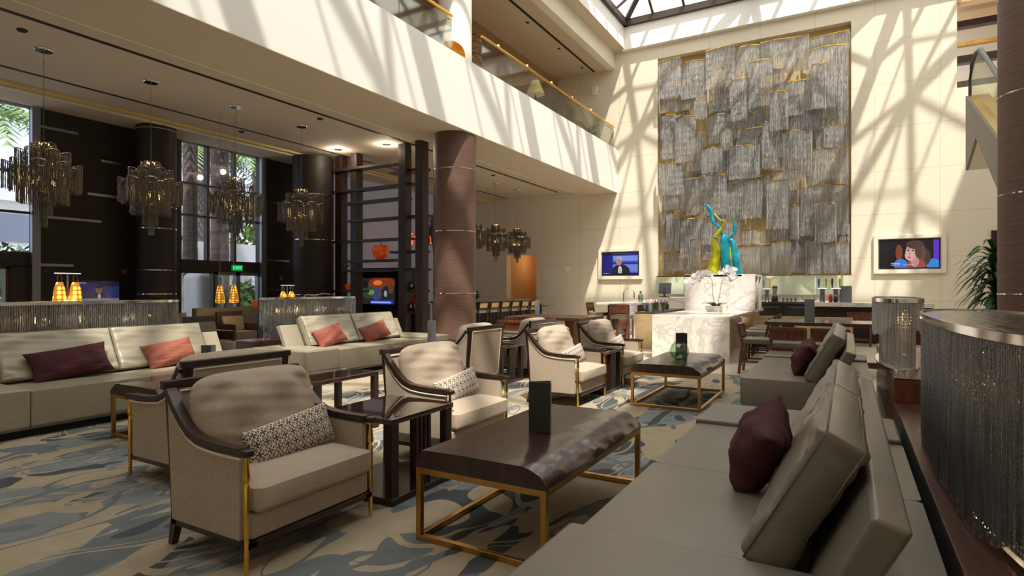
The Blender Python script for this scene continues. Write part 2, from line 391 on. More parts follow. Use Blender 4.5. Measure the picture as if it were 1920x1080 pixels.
def pillow(w_, h_, t_, p=2.2, q=.5, pinch=.06, n=22, wr=0, seed=0, edge=0, rc=0):
    """soft cushion: width x, height z, thickness y, centred"""
    b = MB(); rr = random.Random(seed); ph = [rr.random()*6 for _ in range(6)]
    def pt(u, v, s):
        u = math.sin(u*PI/2)*.5+u*.5; v = math.sin(v*PI/2)*.5+v*.5
        x = u*w_/2*(1-pinch*(1-v*v)); z = v*h_/2*(1-pinch*(1-u*u))
        if rc: k_ = 1-rc*(u*v)**4; x *= k_; z *= k_
        f = (max(0, 1-abs(u)**p)*max(0, 1-abs(v)**p))**q
        y = s*(edge+(t_/2-edge)*f)
        if wr and f > .05: y += s*wr*f*(math.sin(9*u+ph[0]+3*v)+math.sin(7*v+ph[1]-4*u)+.6*math.sin(17*u*v+ph[2])+.5*math.sin(23*v+5*u+ph[3]))*(.4+abs(u*v))
        return (x, y, z)
    for s in (1, -1):
        b.surf(lambda a, c: pt(2*a-1, 2*c-1, s), n, n)
    if edge:
        lst = [(-1+2*i/n, -1) for i in range(n)]+[(1, -1+2*i/n) for i in range(n)]+[(1-2*i/n, 1) for i in range(n)]+[(-1, 1-2*i/n) for i in range(n)]
        m_ = len(lst); vs = [pt(u, v, 1) for u, v in lst]+[pt(u, v, -1) for u, v in lst]
        b.add(vs, [(i, (i+1) % m_, m_+(i+1) % m_, m_+i) for i in range(m_)])
    return b
def weld(o, d=.0008):
    import bmesh
    bm = bmesh.new(); bm.from_mesh(o.data); bmesh.ops.remove_doubles(bm, verts=bm.verts, dist=d); bmesh.ops.recalc_face_normals(bm, faces=bm.faces); bm.to_mesh(o.data); bm.free()
    return o
def text_mesh(name, s, size, m, parent=None, depth=.02, spacing=1):
    cu = bpy.data.curves.new(name, 'FONT'); cu.body = s; cu.size = size; cu.extrude = depth/2; cu.align_x = 'CENTER'; cu.align_y = 'CENTER'; cu.space_character = spacing
    t = bpy.data.objects.new(name+'_tmp', cu); C.objects.link(t)
    dg = bpy.context.evaluated_depsgraph_get(); me = bpy.data.meshes.new_from_object(t.evaluated_get(dg)); bpy.data.objects.remove(t)
    me.materials.clear(); me.materials.append(M[m]); o = bpy.data.objects.new(name, me); C.objects.link(o)
    if parent: o.parent = parent
    return o
def uv_quad(name, w_, h_, m, parent):
    """screen in local xz plane facing -y, with 0-1 uv"""
    me = bpy.data.meshes.new(name); me.from_pydata([(-w_/2, 0, -h_/2), (w_/2, 0, -h_/2), (w_/2, 0, h_/2), (-w_/2, 0, h_/2)], [], [(0, 1, 2, 3)])
    uv = me.uv_layers.new(name='uv'); 
    for i, c in enumerate([(0, 0), (1, 0), (1, 1), (0, 1)]): uv.data[i].uv = c
    me.materials.append(M[m]); o = bpy.data.objects.new(name, me); C.objects.link(o); o.parent = parent; return o

# ================================================================ THE SETTING
struct(B('floor', 'floor_tile', -17, 6.2, -4, 28, -.2, 0))
cp = B('carpet', 'carpet', -7.6, .3, -3, 10.6, 0, .012); tag(cp, 'lounge carpet of swirling grey, slate and beige marbled shapes', 'carpet')
# back wall (faces the camera), with doorway, art recess, opening at the top right
bw = MB()
bw.box(-17, -14.1, 24.1, 24.5, 0, 5.65); bw.box(-14.1, -12.5, 24.1, 24.5, 3.05, 5.65); bw.box(-12.5, -8.6, 24.1, 24.5, 0, 5.65)
bw.box(-8.6, -6.85, 24.1, 24.5, 0, 11.7)
bw.box(-17, -8.6, 24.1, 24.5, 5.65, 11.7)
bw.box(-6.85, .1, 24.1, 24.5, 11.0, 11.7); bw.box(-6.85, .1, 24.1, 24.5, 0, 1.25)
bw.box(.1, 3.12, 24.1, 24.5, 0, 11.7); bw.box(3.12, 6.2, 24.1, 24.5, 0, 8.1); bw.box(3.12, 6.2, 24.1, 24.5, 11.0, 11.7)
struct(bw.build('wall_back', 'wall_panels'))
struct(B('wall_recess', 'backdrop_tan', -6.9, .15, 24.45, 24.6, 1.2, 11.1))
tl = tag(B('backsplash', 'bar_tile', -6.85, .1, 24.0, 24.1, 1.25, 1.95), 'pale green tiled backsplash glowing behind the back bar', 'backsplash')
struct(B('trim_recess', 'gold', -6.87, .12, 24.02, 24.12, 1.95, 1.985))
# corridor behind the doorway
cr = MB(); cr.box(-14.3, -14.1, 24.5, 28, 0, 3.4); cr.box(-12.5, -12.3, 24.5, 28, 0, 3.4); cr.box(-14.3, -12.3, 27.0, 27.2, 0, 3.4); cr.box(-14.3, -12.3, 24.5, 28, 3.2, 3.4)
struct(cr.build('wall_corridor', 'corridor'))
point('corridor_lamp', (-13.2, 25.8, 2.9), 16, (1, .68, .36), .1)
# side walls and wall behind the camera
struct(B('wall_right', 'wall_panels', 6.2, 6.5, -4, 28, 0, 12.6))
struct(B('wall_front', 'cream', -17, 6.5, -4.3, -4, 0, 12.6))
# opening at the upper right: gallery beyond
struct(B('wall_gallery', 'white', 2.9, 6.5, 27.6, 27.8, 7.5, 12.4))
g = MB(); g.box(3.12, 6.2, 25.6, 25.9, 10.62, 10.84); g.box(3.12, 6.2, 25.6, 25.9, 9.36, 9.62); g.box(3.12, 6.2, 24.5, 24.8, 8.1, 8.42)
struct(g.build('trim_gallery', 'frame_bronze'))
struct(B('ceiling_gallery', 'corridor', 2.9, 6.5, 24.5, 27.8, 11.2, 11.4))
r_ = MB(); r_.box(3.12, 6.2, 25.3, 25.5, 9.86, 10.0); tag(r_.build('wood_handrail', 'gold_frame'), 'honey wood handrail high in the upper right gallery opening', 'handrail')
struct(B('ceiling_corner', 'corridor', 3.12, 6.2, 24.1, 24.5, 10.9, 11.0))
# left outer wall at x=-16 : dark wood with windows and glass doors
lw = MB(); X0, X1 = -16.3, -16.0
def lwb(y0, y1, z0, z1): lw.box(X0, X1, y0, y1, z0, z1)
lwb(-4, 2.0, 0, 5.65); lwb(6.2, 9.5, 0, 5.65); lwb(12.1, 14.4, 0, 5.65)
lwb(2.0, 6.2, 1.98, 2.25); lwb(9.5, 12.1, 1.98, 2.24); lwb(2.0, 2.6, 0, 2); lwb(5.7, 6.2, 0, 2)
struct(lw.build('wall_left', 'wood_panel'))
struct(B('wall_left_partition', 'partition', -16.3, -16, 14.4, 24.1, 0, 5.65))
# shallow ledges in the wood wall that catch light
led = MB()
strips = [(6.25, 7.0, 5.15), (6.3, 6.9, 4.25), (7.5, 8.1, 4.6), (7.2, 7.9, 3.75), (6.3, 7.5, 3.1), (6.2, 6.9, 2.0), (8.2, 8.7, 2.55), (12.2, 12.5, 5.2), (12.15, 12.9, 4.2), (12.2, 13.1, 2.35), (12.2, 12.9, 1.4), (8.3, 8.8, 3.5)]
for i, (y0, y1, z) in enumerate(strips):
    tag(B('wall_light_strip', 'steel', -16.0, -15.93, y0, y1, z, z+.06), 'slim pale metal light ledges set into the dark wood wall', 'light strip', 'slim ledges on the dark wood wall')
def window(n, y0, y1, z0, z1, ys, zs, lab):
    f = MB(); t = .06
    f.box(-16.22, -16.02, y0, y0+t, z0, z1); f.box(-16.22, -16.02, y1-t, y1, z0, z1); f.box(-16.22, -16.02, y0, y1, z0, z0+t); f.box(-16.22, -16.02, y0, y1, z1-t, z1)
    for y in ys: f.box(-16.2, -16.04, y-.045, y+.045, z0, z1)
    for z in zs: f.box(-16.18, -16.06, y0, y1, z-.025, z+.025)
    o = struct(f.build('window_%d' % n, 'frame_bronze'))
    p = MB().box(-16.14, -16.13, y0, y1, z0, z1).build('pane', 'pane', o); return o
window(1, 2.0, 6.2, 2.25, 5.65, [4.2], [4.1, 3.2], '')
window(2, 9.5, 12.1, 2.24, 5.65, [10.35, 11.2], [4.45, 3.55], '')
struct(B('trim_1', 'alu', -16.0, -15.9, 6.08, 6.24, 0, 5.62)); struct(B('trim_2', 'alu', -16.0, -15.9, 12.02, 12.2, 0, 5.62))
window(3, 2.6, 5.7, 0, 1.98, [4.2], [], '')
window(4, 9.5, 10.55, 0, 1.98, [], [], '')
dd = MB(); dd.box(-16.2, -16.04, 10.55, 10.65, 0, 1.98); dd.box(-16.2, -16.04, 12.0, 12.1, 0, 1.98); dd.box(-16.2, -16.04, 10.55, 12.1, 1.88, 1.98); dd.box(-16.2, -16.04, 11.24, 11.38, 0, 1.98); dd.box(-16.2, -16.04, 10.55, 12.1, 0, .2)
dr = struct(dd.build('door_1', 'alu')); MB().box(-16.13, -16.12, 10.6, 12.05, .1, 1.9).build('pane', 'pane', dr)
MB().tube([(-15.98, 11.2, .9), (-15.98, 11.2, 1.3)], .015).build('door_handle', 'chrome', dr); MB().tube([(-15.98, 11.42, .9), (-15.98, 11.42, 1.3)], .015).build('door_handle', 'chrome', dr)
ex = thing('exit_sign', 'small green lit exit sign above the glass doors', 'sign', (-15.94, 11.2, 2.1), PI/2)
MB().box(-.18, .18, -.02, .02, -.09, .09).build('sign_body', 'exit_green', ex, bevel=.008)
tt = text_mesh('lettering', 'EXIT', .15, 'exit_letters', ex, .01); tt.rotation_euler = (PI/2, 0, 0); tt.location = (0, -.028, 0)
# dark door at the far right of the back wall
struct(B('door_2', 'wood_dark_v', 4.0, 5.2, 24.0, 24.1, 0, 3.35))

# ---- lower ceiling under the mezzanine, with coves and slots; mezzanine slab and fascia
ce = MB()
ce.box(-10.25, -8.62, -4, 24.1, 5.6, 5.72); ce.box(-14.75, -10.25, -4, 24.1, 5.68, 5.72); ce.box(-16.3, -14.9, -4, 24.1, 5.6, 5.72)
struct(ce.build('ceiling', 'soffit'))
cv = MB(); cv.box(-10.4, -10.25, -4, 24.1, 5.655, 5.68); cv.box(-14.9, -14.72, -4, 24.1, 5.63, 5.68)
struct(cv.build('trim_3', 'cove_lit_yellow'))
lip = MB(); lip.box(-10.45, -10.4, -4, 24.1, 5.64, 5.68); lip.box(-14.95, -14.9, -4, 24.1, 5.585, 5.6)
struct(lip.build('trim_4', 'cream'))
sl = MB(); sl.box(-11.05, -10.95, -4, 23.2, 5.672, 5.681); sl.box(-13.85, -13.77, -4, 23.6, 5.672, 5.681)
struct(sl.build('trim_5', 'slot_black'))
struct(B('wall_mezzanine_slab', 'soffit', -16.3, -8.68, -4, 24.1, 5.72, 7.12))
struct(B('wall_fascia', 'white', -8.68, -8.6, -4, 24.1, 5.6, 7.45))
struct(B('trim_6', 'soffit', -8.69, -8.6, -4, 24.1, 5.585, 5.6))
for x, y in ((-13.35, 13.35), (-11.65, 13.6)):
    o = thing('ceiling_downlight', 'round lit downlight in the lower ceiling, %s' % ('nearer the dark outer wall' if x < -13 else 'nearer the room side slot'), 'ceiling light', (x, y-.6, 5.68), 0, 'lit downlights in the lower ceiling')
    MB().lathe([(.09, -.012), (.13, -.012), (.13, 0), (.09, 0)]).build('trim_ring', 'chrome', o); MB().lathe([(.088, -.01), (.088, -.002)]).build('diffuser', 'lamp_glow', o)
    point('downlight_lamp', (x, y-.6, 5.55), 30, (1, .85, .65), .08)
for x, y in ((-11.6, 4.3), (-11.3, 10.2), (-14.05, 10.0), (-13.95, 17.5), (-11.4, 18.5)):
    tag(MB().lathe([(.06, -.03), (.075, -.012), (.075, 0)], (x, y, 5.68), 14).build('ceiling_speaker', 'slot_black'), 'small dark round fitting on the lower ceiling beside a slot', 'ceiling fitting', 'dark round fittings on the lower ceiling')
# mezzanine room: inner wall, ceiling, beam
struct(B('wall_mezzanine', 'mezz_brown', -11.7, -11.4, -4, 24.1, 7.12, 10.9))
struct(B('ceiling_mezzanine', 'soffit', -16.3, -9.0, -4, 24.1, 10.9, 11.1))
bm_ = MB(); bm_.box(-9.0, -8.69, -4, 24.1, 10.9, 11.68); struct(bm_.build('ceiling_beam', 'cream'))
struct(B('trim_7', 'slot_black', -9.62, -9.52, -4, 23.9, 10.89, 10.905))
struct(B('ceiling_edge', 'soffit', -8.69, -8.205, -4.3, 24.1, 11.6, 11.75))
struct(B('ceiling_roof', 'soffit', -16.5, -8.26, -4.3, 28, 11.75, 12.0))
struct(B('ceiling_right', 'soffit', 1.94, 6.5, -4.3, 13.5, 11.7, 12.0)); struct(B('ceiling_right_2', 'soffit', 5.95, 6.5, 13.55, 24.12, 11.7, 12.0))
struct(B('ceiling_front', 'soffit', -8.2, 1.9, -4.3, -1.9, 11.7, 12.0))
struct(B('ceiling_rear', 'soffit', -16.5, 6.5, 24.12, 28, 11.7, 12.1))
for y in (15.6, 18.3, 20.9, 23.2):
    tag(MB().lathe([(.05, -.02), (.07, 0)], (-9.85, y, 10.9), 12).build('ceiling_speaker', 'slot_black'), 'tiny dark round fitting on the mezzanine ceiling beside its slot', 'ceiling fitting', 'dark round fittings on the mezzanine ceiling')
# skylight well
wl_ = MB(); wl_.box(-8.24, -8.2, -1.9, 23.95, 11.606, 12.62); wl_.box(1.9, 2.0, -1.9, 13.55, 11.6, 12.62); wl_.box(1.9, 6.0, 13.45, 13.55, 11.6, 12.62); wl_.box(5.9, 6.0, 13.55, 23.95, 11.6, 12.62); wl_.box(-8.3, 6.0, 23.85, 24.12, 11.55, 12.62); wl_.box(-8.3, 2.0, -2.0, -1.9, 11.6, 12.62)
struct(wl_.build('wall_skylight_well', 'white'))
# skylight: two by five glazed pyramids on dark frames
sk = MB(); gl = MB(); NX, NY = 2, 5; sx = 10.1/NX; sy = 25.75/NY; Z = 12.62
for i in range(NX+1):
    x = -8.2+i*sx; sk.box(x-.16, x+.16, -1.9, 23.85, Z-.12, Z+.14)
for j in range(NY+1):
    y = -1.9+j*sy; sk.box(-8.2, 1.9, y-.16, y+.16, Z-.12, Z+.14)
sk.box(5.74, 6.06, 13.5, 23.85, Z-.12, Z+.14)
for j in (3, 4, 5): sk.box(1.9, 5.9, -1.9+j*sy-.16, -1.9+j*sy+.16, Z-.12, Z+.14)
for i in range(NX+1):
    for j in range(NY):
        if i == NX and j < 3: continue
        x0 = -8.2+i*sx; x1 = x0+(sx if i < NX else 4.0); y0 = -1.9+j*sy; y1 = y0+sy; ap = Vector(((x0+x1)/2, (y0+y1)/2, Z+1.7))
        cs = [Vector((x0, y0, Z+.1)), Vector((x1, y0, Z+.1)), Vector((x1, y1, Z+.1)), Vector((x0, y1, Z+.1))]
        for k in range(4):
            sk.bar(cs[k], ap, .2, .26); a, b = cs[k], cs[(k+1) % 4]
            for t in (.25, .5, .75):
                p = a.lerp(b, t); m_ = min(t, 1-t)*2; q = (a if t <= .5 else b).lerp(ap, m_); sk.bar(p, q, .09, .14)
            for t in (.55,): sk.bar(a.lerp(ap, t), b.lerp(ap, t), .06, .08)
            gl.add([a, b, ap], [(0, 1, 2)])
sko = struct(sk.build('window_5', 'frame_bronze')); gl.build('pane', 'sky_pane', sko)
# white roof beams just under the skylight
rb = MB(); 
for y in (3.25, 8.4, 13.55, 18.7): rb.box(-8.2, 1.9, y-.22, y+.22, 11.95, 12.5)
struct(rb.build('ceiling_crossbeam', 'white'))

# ================================================================ OUTSIDE THE LEFT WINDOWS
tag(B('pavement', 'ground', -60, -16.4, -25, 60, -.3, -.02), 'pale paved ground outside the left windows', 'pavement', kind='structure')
tag(B('garden_wall', 'bldg', -24.4, -24.1, 12, 40, 0, 3.5), 'low pale garden wall seen through the tall windows', 'wall')
tag(B('portico_column', 'bldg', -18.5, -17.5, 11.0, 11.9, 0, 1.98, bevel=.2, seg=5), 'pale round edged pillar outside the glass beside the doors', 'pillar')
hb = MB(); hb.box(-52, -46, -8, 34, 0, 7); hb.box(-52, -45.7, -8, 34, 7, 7.6); hb.box(-46, -45, -8, 34, 3.4, 3.9)
hbo = thing('outside_building', 'long low pale building with flat roof far outside the windows', 'building'); hb.build('wall', 'bldg', hbo)
for k in range(9): MB().box(-45.98, -45.9, -6+k*4.2, -3.6+k*4.2, 4.4, 6.2).build('window', 'alu', hbo)
def frond(b, base, az, L, droop, n=9):
    ax = Vector((math.cos(az), math.sin(az), 0)); pts = []
    for i in range(n+1):
        t = i/n; pts.append(Vector(base)+ax*L*(t-.12*t*t)+Vector((0, 0, L*(.55*t-droop*t*t))))
    side = Vector((-ax.y, ax.x, 0))
    for i in range(n):
        p, q = pts[i], pts[i+1]
        for s_ in (-1, 1):
            for h in (.25, .75):
                r = p.lerp(q, h); ll = .62*math.sin(PI*(i+h)/n*.9+.25)*L*.33+.1
                tip = r+side*s_*ll+(q-p).normalized()*ll*.5+Vector((0, 0, -ll*.45)); wv = (q-p)*.16
                b.add([r-wv, r+wv, tip], [(0, 1, 2)])
    b.tube(pts, [.03*(1-i/(n+1)) for i in range(n+1)], 4)
def palm(loc, h, r, nf, L, label, seed):
    rr = random.Random(seed); o = thing('palm_tree', label, 'palm tree', loc, 0, 'palms outside the windows')
    prof = [(r*(1.15 if i == 0 else 1)*(1+.06*(i % 2)), h*i/22) for i in range(23)]
    MB().lathe(prof, n=14).build('trunk', 'palm_trunk', o, smooth='auto')
    b = MB()
    for i in range(nf): frond(b, (0, 0, h), 2*PI*i/nf+rr.random()*.4, L*(.8+.4*rr.random()), .35+.75*rr.random())
    b.build('fronds', 'palm_frond', o)
palm((-20.3, 13.55, 0), 8.5, .31, 16, 3.4, 'thick dark palm trunk standing just outside the middle pane', 1)
palm((-27.0, 17.1, 0), 8.0, .3, 22, 3.0, 'palm with open feathery crown behind the tall window by the doors', 2)
palm((-27.5, 20.6, 0), 8.6, .3, 24, 3.4, 'palm with hanging fronds seen in the rightmost tall pane', 3)
palm((-19.0, 11.62, 0), 8.0, .22, 12, 3, 'palm trunk rising against the left edge of the tall window', 4)
palm((-27, 8.7, 0), 7.6, .3, 26, 4.0, 'large palm whose fronds fill the far left window', 5)
def bush(loc, s, label, seed, m='leaf_light'):
    rr = random.Random(seed); b = MB()
    for i in range(650):
        v = Vector((rr.gauss(0, 1), rr.gauss(0, 1), rr.gauss(0, 1))).normalized(); p = Vector((v.x*s[0], v.y*s[1], abs(v.z)*s[2]))*(.75+.3*rr.random())
        a = Vector((rr.gauss(0, 1), rr.gauss(0, 1), rr.gauss(0, 1))).normalized()*.22; c = v.cross(a).normalized()*.1
        b.add([p-a, p+c, p+a, p-c], [(0, 1, 2, 3)])
    o = b.build('bush', m); o.location = loc; tag(o, label, 'bush', 'bushes outside the windows'); return o
bush((-28.5, 16.4, 2.2), (2, 2, 2.0), 'leafy bush behind the garden wall, left of the tall window', 1)
bush((-28, 21, 2.2), (2, 2.2, 2.8), 'taller leafy bush behind the garden wall, right of the palm', 2)
bush((-21, 7.2, 0.0), (2.2, 2.4, 2.6), 'bright bush low outside the far left window', 3)
bush((-22.2, 15.9, .0), (1.2, 1.6, 1.8), 'shaded green bush beyond the glass doors', 4)
bush((-32, 12.4, 1), (2, 2.6, 2.6), 'distant bush under the far left palm', 5, 'leaf')

# ================================================================ COLUMNS
def column(name, label, x, y, r, z0, z1, bands, m='wood_column', group='round wood clad columns'):
    o = thing(name, label, 'column', (x, y, 0), 0, group)
    MB().lathe([(r, z0), (r, z1)], n=64).build('shaft', m, o, smooth='auto')
    for z in bands: MB().lathe([(r+.006, z-.012), (r+.006, z+.012)], n=64).build('metal_band', 'chrome', o, smooth='auto')
    return o
column('round_column', 'big brown wood clad column in mid room, sunlit and silver banded', -9.2, 12.95, .575, 0, 5.6, (1.36, 3.0, 4.64))
column('round_column', 'dark wood clad column cut by the right edge of the photo', 2.76, 12.7, .56, 0, 11.7, (1.4, 3.05, 4.7, 6.35))
column('round_column', 'dark column against the far wood wall, left of the tall window', -15.35, 8.5, .45, 0, 5.6, (1.35, 1.95, 3.0, 3.55, 5.5), 'wood_panel')
column('round_column', 'dark column behind the open shelving beside the fourth chandelier', -14.7, 13.0, .62, 0, 5.6, (1.3, 3.0, 4.4), 'wood_panel')
tag(MB().lathe([(.45, 7.12), (.45, 10.95)], (-9.25, 13.05, 0), 48).build('mezzanine_column', 'white', smooth='auto'), 'white round column rising from the mezzanine balcony', 'column')

# ================================================================ MEZZANINE RAILING AND THINGS UP THERE
def railing(y0, y1, label):
    o = thing('balcony_railing', label, 'railing', (-8.72, y0, 7.12), 0, 'gold topped glass railings')
    L_ = y1-y0
    MB().tube([(0, 0, 1.28), (0, L_, 1.28)], .04, 12).build('handrail', 'gold', o, smooth='auto')
    MB().tube([(-.06, 0, 1.2), (-.06, L_, 1.2)], .016, 8).build('lower_rail', 'gold_frame', o)
    n = max(1, round(L_/1.9))
    for i in range(n): MB().box(-.008, .008, i*L_/n+.01, (i+1)*L_/n-.01, 0, 1.22).build('glass_panel', 'rail_glass', o)
    for i in range(n): MB().lathe([(.05, 1.3), (.035, 1.36), (.0, 1.38)], (0, (i+.5)*L_/n, 0), 10).build('lamp_stud', 'lamp_cream', o)
    return o
railing(-2, 12.15, 'gold topped glass balcony railing left of the white column')
railing(13.55, 24.0, 'gold topped glass balcony railing right of the white column')
og = thing('glass_platter', 'round orange and yellow glass platter standing at the white column foot', 'platter', (-8.99, 12.47, 7.13), math.atan2(.55, .83))
MB().lathe([(.02, 0), (.2, .02), (.37, .06), (.385, .08), (.36, .075), (.2, .04), (.0, .02)], n=40).xf(Matrix.Translation((0, 0, .40)) @ Matrix.Rotation(PI/2, 4, 'X')).build('disc', 'orange_art', og, smooth='auto')
MB().box(-.15, .15, -.08, .1, 0, .03).build('stand', 'black', og)
tl_ = thing('table_lamp', 'table lamp with cone shade lit up on the mezzanine', 'lamp', (-10, 19.2, 7.13))
MB().lathe([(.12, .75), (.06, .8), (.1, .95), (.13, 1.1), (.05, 1.3), (.02, 1.5)], n=20).build('base', 'black', tl_, smooth='auto'); MB().lathe([(.34, 1.5), (.14, 2.0)], n=28).build('lamp_shade', 'lamp_cream', tl_, smooth='auto')
ct = thing('mezzanine_table', 'dark side table under the mezzanine lamp', 'table', (-10, 19.2, 7.13)); MB().box(-.4, .4, -.4, .4, .7, .75).build('tabletop', 'wood_dark', ct)
for sx_, sy_ in ((-1, -1), (1, -1), (1, 1), (-1, 1)): MB().box(sx_*.34-.03, sx_*.34+.03, sy_*.34-.03, sy_*.34+.03, 0, .7).build('leg', 'wood_dark', ct)
point('mezz_lamp_light', (-10, 19.2, 8.8), 12, (1, .8, .55), .1)
def strap_plant(o, n, L_, w_, seed, m='leaf', spread=1.0, z0=.4, droop=.9):
    rr = random.Random(seed); b = MB()
    for i in range(n):
        az = rr.random()*2*PI; l = L_*(.6+.5*rr.random()); up = .4+.8*rr.random(); wd = w_*(.8+.4*rr.random()); ax = Vector((math.cos(az), math.sin(az), 0)); sd = Vector((-ax.y, ax.x, 0)); pr = []
        zz = z0+rr.random()*spread
        for k in range(6):
            t = k/5; pr.append((Vector((0, 0, zz))+ax*l*t*.9+Vector((0, 0, l*(up*t-droop*t*t))), wd*math.sin(PI*(.12+.88*t))*.5+.002))
        for k in range(5):
            (p, a), (q, c) = pr[k], pr[k+1]; b.add([p-sd*a, p+sd*a, q+sd*c, q-sd*c], [(0, 1, 2, 3)])
    return b.build('leaves', m, o)
mp_ = thing('potted_plant', 'spiky potted plant at the far end of the mezzanine', 'plant', (-9.6, 23.2, 7.13)); MB().lathe([(.18, 0), (.24, .5), (.22, .5)], n=18).build('pot', 'black', mp_); strap_plant(mp_, 60, .9, .04, 4, spread=.5, z0=.5)
mp2 = thing('potted_plant', 'spiky potted plant just right of the white mezzanine column', 'plant', (-10.2, 14.6, 7.13)); MB().lathe([(.18, 0), (.24, .8), (.22, .8)], n=18).build('pot', 'black', mp2); strap_plant(mp2, 70, 1.2, .04, 5, spread=1.2, z0=.8)
tag(B('alarm_speaker', 'white', -9.75, -9.5, 24.0, 24.1, 9.95, 10.3, bevel=.01), 'small white wall fitting at the end of the mezzanine', 'wall fitting')

# ================================================================ ESCALATOR (upper right)
es = thing('escalator', 'escalator with grey side, gold deck and glass balustrade', 'escalator', (2.5, 0, 0))
MB().prism([(18.0, 6.2), (18.0, 4.38), (16.7, 4.9), (14.4, 3.35), (9.2, .6), (8.6, .6), (8.6, 1.3), (14.6, 4.42)], 'x', 0, .06).build('side_panel', 'escal_grey', es)
MB().prism([(18.0, 6.2), (18.0, 6.1), (14.6, 4.3), (8.6, 1.2), (8.6, 1.3), (14.6, 4.42)], 'x', .06, .45).build('deck', 'escal_gold', es)
MB().prism([(16.7, 4.9), (14.4, 3.35), (9.2, .6), (9.2, .7), (14.4, 3.47), (16.7, 5.02), (18, 4.5), (18, 4.38)], 'x', .06, 1.5).build('underside', 'cream', es)
MB().prism([(18.2, 6.0), (18.2, 6.6), (17.6, 6.98), (17.0, 6.9), (14.6, 5.3), (8.8, 2.3), (8.8, 1.4), (14.6, 4.4), (17.8, 6.1)], 'x', .12, .135).build('glass_balustrade', 'rail_glass', es)
MB().tube([(.13, 18.3, 6.25), (.13, 18.3, 6.65), (.13, 18.0, 6.95), (.13, 17.5, 7.07), (.13, 17.0, 6.98), (.13, 16.4, 6.6), (.13, 14.6, 5.4), (.13, 8.8, 2.35)], .05, 10, ellipse=.7).build('handrail', 'rubber', es, smooth='auto')
stp = MB()
for i in range(26): stp.box(.45, 1.5, 17.8-i*.34, 18.14-i*.34, 5.6-i*.175, 5.95-i*.175)
stp.build('steps', 'steel', es)
# hidden end of the landing rests on a wall stub
#struct(B('wall_landing', 'cream', 2.6, 6.2, 21.0, 21.3, 0, 6.1))

# ================================================================ SOFAS
def rot_build(b, loc, eul, name, m, parent, **k):
    o = b.build(name, m, parent, **k); o.location = loc; o.rotation_euler = eul; return o
def back_cushion(w_, m, parent, y, seed, h=.56, x=-.82, tilt=.5):
    b = pillow(w_-.012, h, .17, p=16, q=.3, pinch=.012, n=30, wr=.006, seed=seed, edge=.062)
    o = b.build('back_cushion', m, parent, smooth=True); weld(o)
    sm_ = MB(); cc = [(-1, -1), (1, -1), (1, 1), (-1, 1), (-1, -1)]; hw, hh = (w_-.012)/2, h/2
    for s in (-1, 1): sm_.tube([(u*hw*.996, s*.064, v*hh*.996) for u, v in cc], .0045, 6)
    sm_.build('seam', m, o, smooth=True)
    o.rotation_euler = (-tilt*1.0, 0, PI/2); o.location = (x, y, .46+h/2*math.cos(tilt)+.015); return o
def sofa(label, loc, rz, near, seats, far, m, seed=0, lean=.5, far_up=.05, near_up=.03):
    """local: faces +x, front plane x=0, runs along +y"""
    o = thing('modular_sofa', label, 'sofa', (loc[0], loc[1], .013), rz, None); y = 0; L_ = near+seats*1.17+far
    B('plinth', 'black_matte', -1.26, -.07, .05, L_-.05, 0, .08, o)
    MB().box(-1.18, -.02, .01, L_-.01, .08, .1).build('metal_trim', 'steel', o)
    if near: B('end_seat', m, -1.31, .02, 0, near-.004, .1, .46+near_up, o, bevel=.025, seg=3); y = near
    for i in range(seats):
        b = MB(); y0, y1 = y+i*1.17+.003, y+(i+1)*1.17-.003
        b.surf(lambda u, v: (-1.31+1.31*u, y0+(y1-y0)*v, .455+.012*math.sin(PI*u)*math.sin(PI*v)), 10, 10)
        b.box(-1.31, 0, y0, y1, .1, .455)
        b.f = [f for k, f in enumerate(b.f) if f != tuple(q+121 for q in (4, 5, 6, 7))]
        s_ = b.build('seat', m, o); weld(s_, .001); q = s_.modifiers.new('bevel', 'BEVEL'); q.width = .025; q.segments = 3; q.limit_method = 'ANGLE'; q.angle_limit = 1.0
        s_.data.polygons.foreach_set('use_smooth', [True]*len(s_.data.polygons)); s_.modifiers.new('wn', 'WEIGHTED_NORMAL')
    ye = y+seats*1.17
    if far: B('end_seat', m, -1.31, .02, ye+.004, ye+far, .1, .46+far_up, o, bevel=.025, seg=3)
    p0, p1 = y-.33, ye+.35
    p0 = max(p0, .03)
    MB().prism([(-.97, .455), (-.87, .455), (-1.06, .85), (-1.16, .82)], 'y', p0, p1).build('backrest', m, o, bevel=.018, seg=3)
    for i in range(seats): back_cushion(1.17, m, o, y+(i+.5)*1.17, seed+i, x=-.86, tilt=.5)
    return o
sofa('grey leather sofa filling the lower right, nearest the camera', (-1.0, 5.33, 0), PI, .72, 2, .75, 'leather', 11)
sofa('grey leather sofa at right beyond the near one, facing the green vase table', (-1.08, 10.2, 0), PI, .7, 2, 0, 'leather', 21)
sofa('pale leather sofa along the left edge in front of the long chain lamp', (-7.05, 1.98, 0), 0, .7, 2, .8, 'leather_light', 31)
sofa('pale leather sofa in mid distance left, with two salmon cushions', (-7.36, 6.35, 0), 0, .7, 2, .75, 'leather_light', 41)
def cushion(label, loc, rot, w_, h_, m, seed, t=.2, cat='cushion', name='throw_cushion', group='loose sofa cushions'):
    b = pillow(w_, h_, t, p=2.6, q=.55, pinch=.09, n=28, wr=.012, seed=seed)
    o = b.build(name, m, smooth=True); weld(o); o.location = loc; o.rotation_euler = rot; return tag(o, label, cat, group)
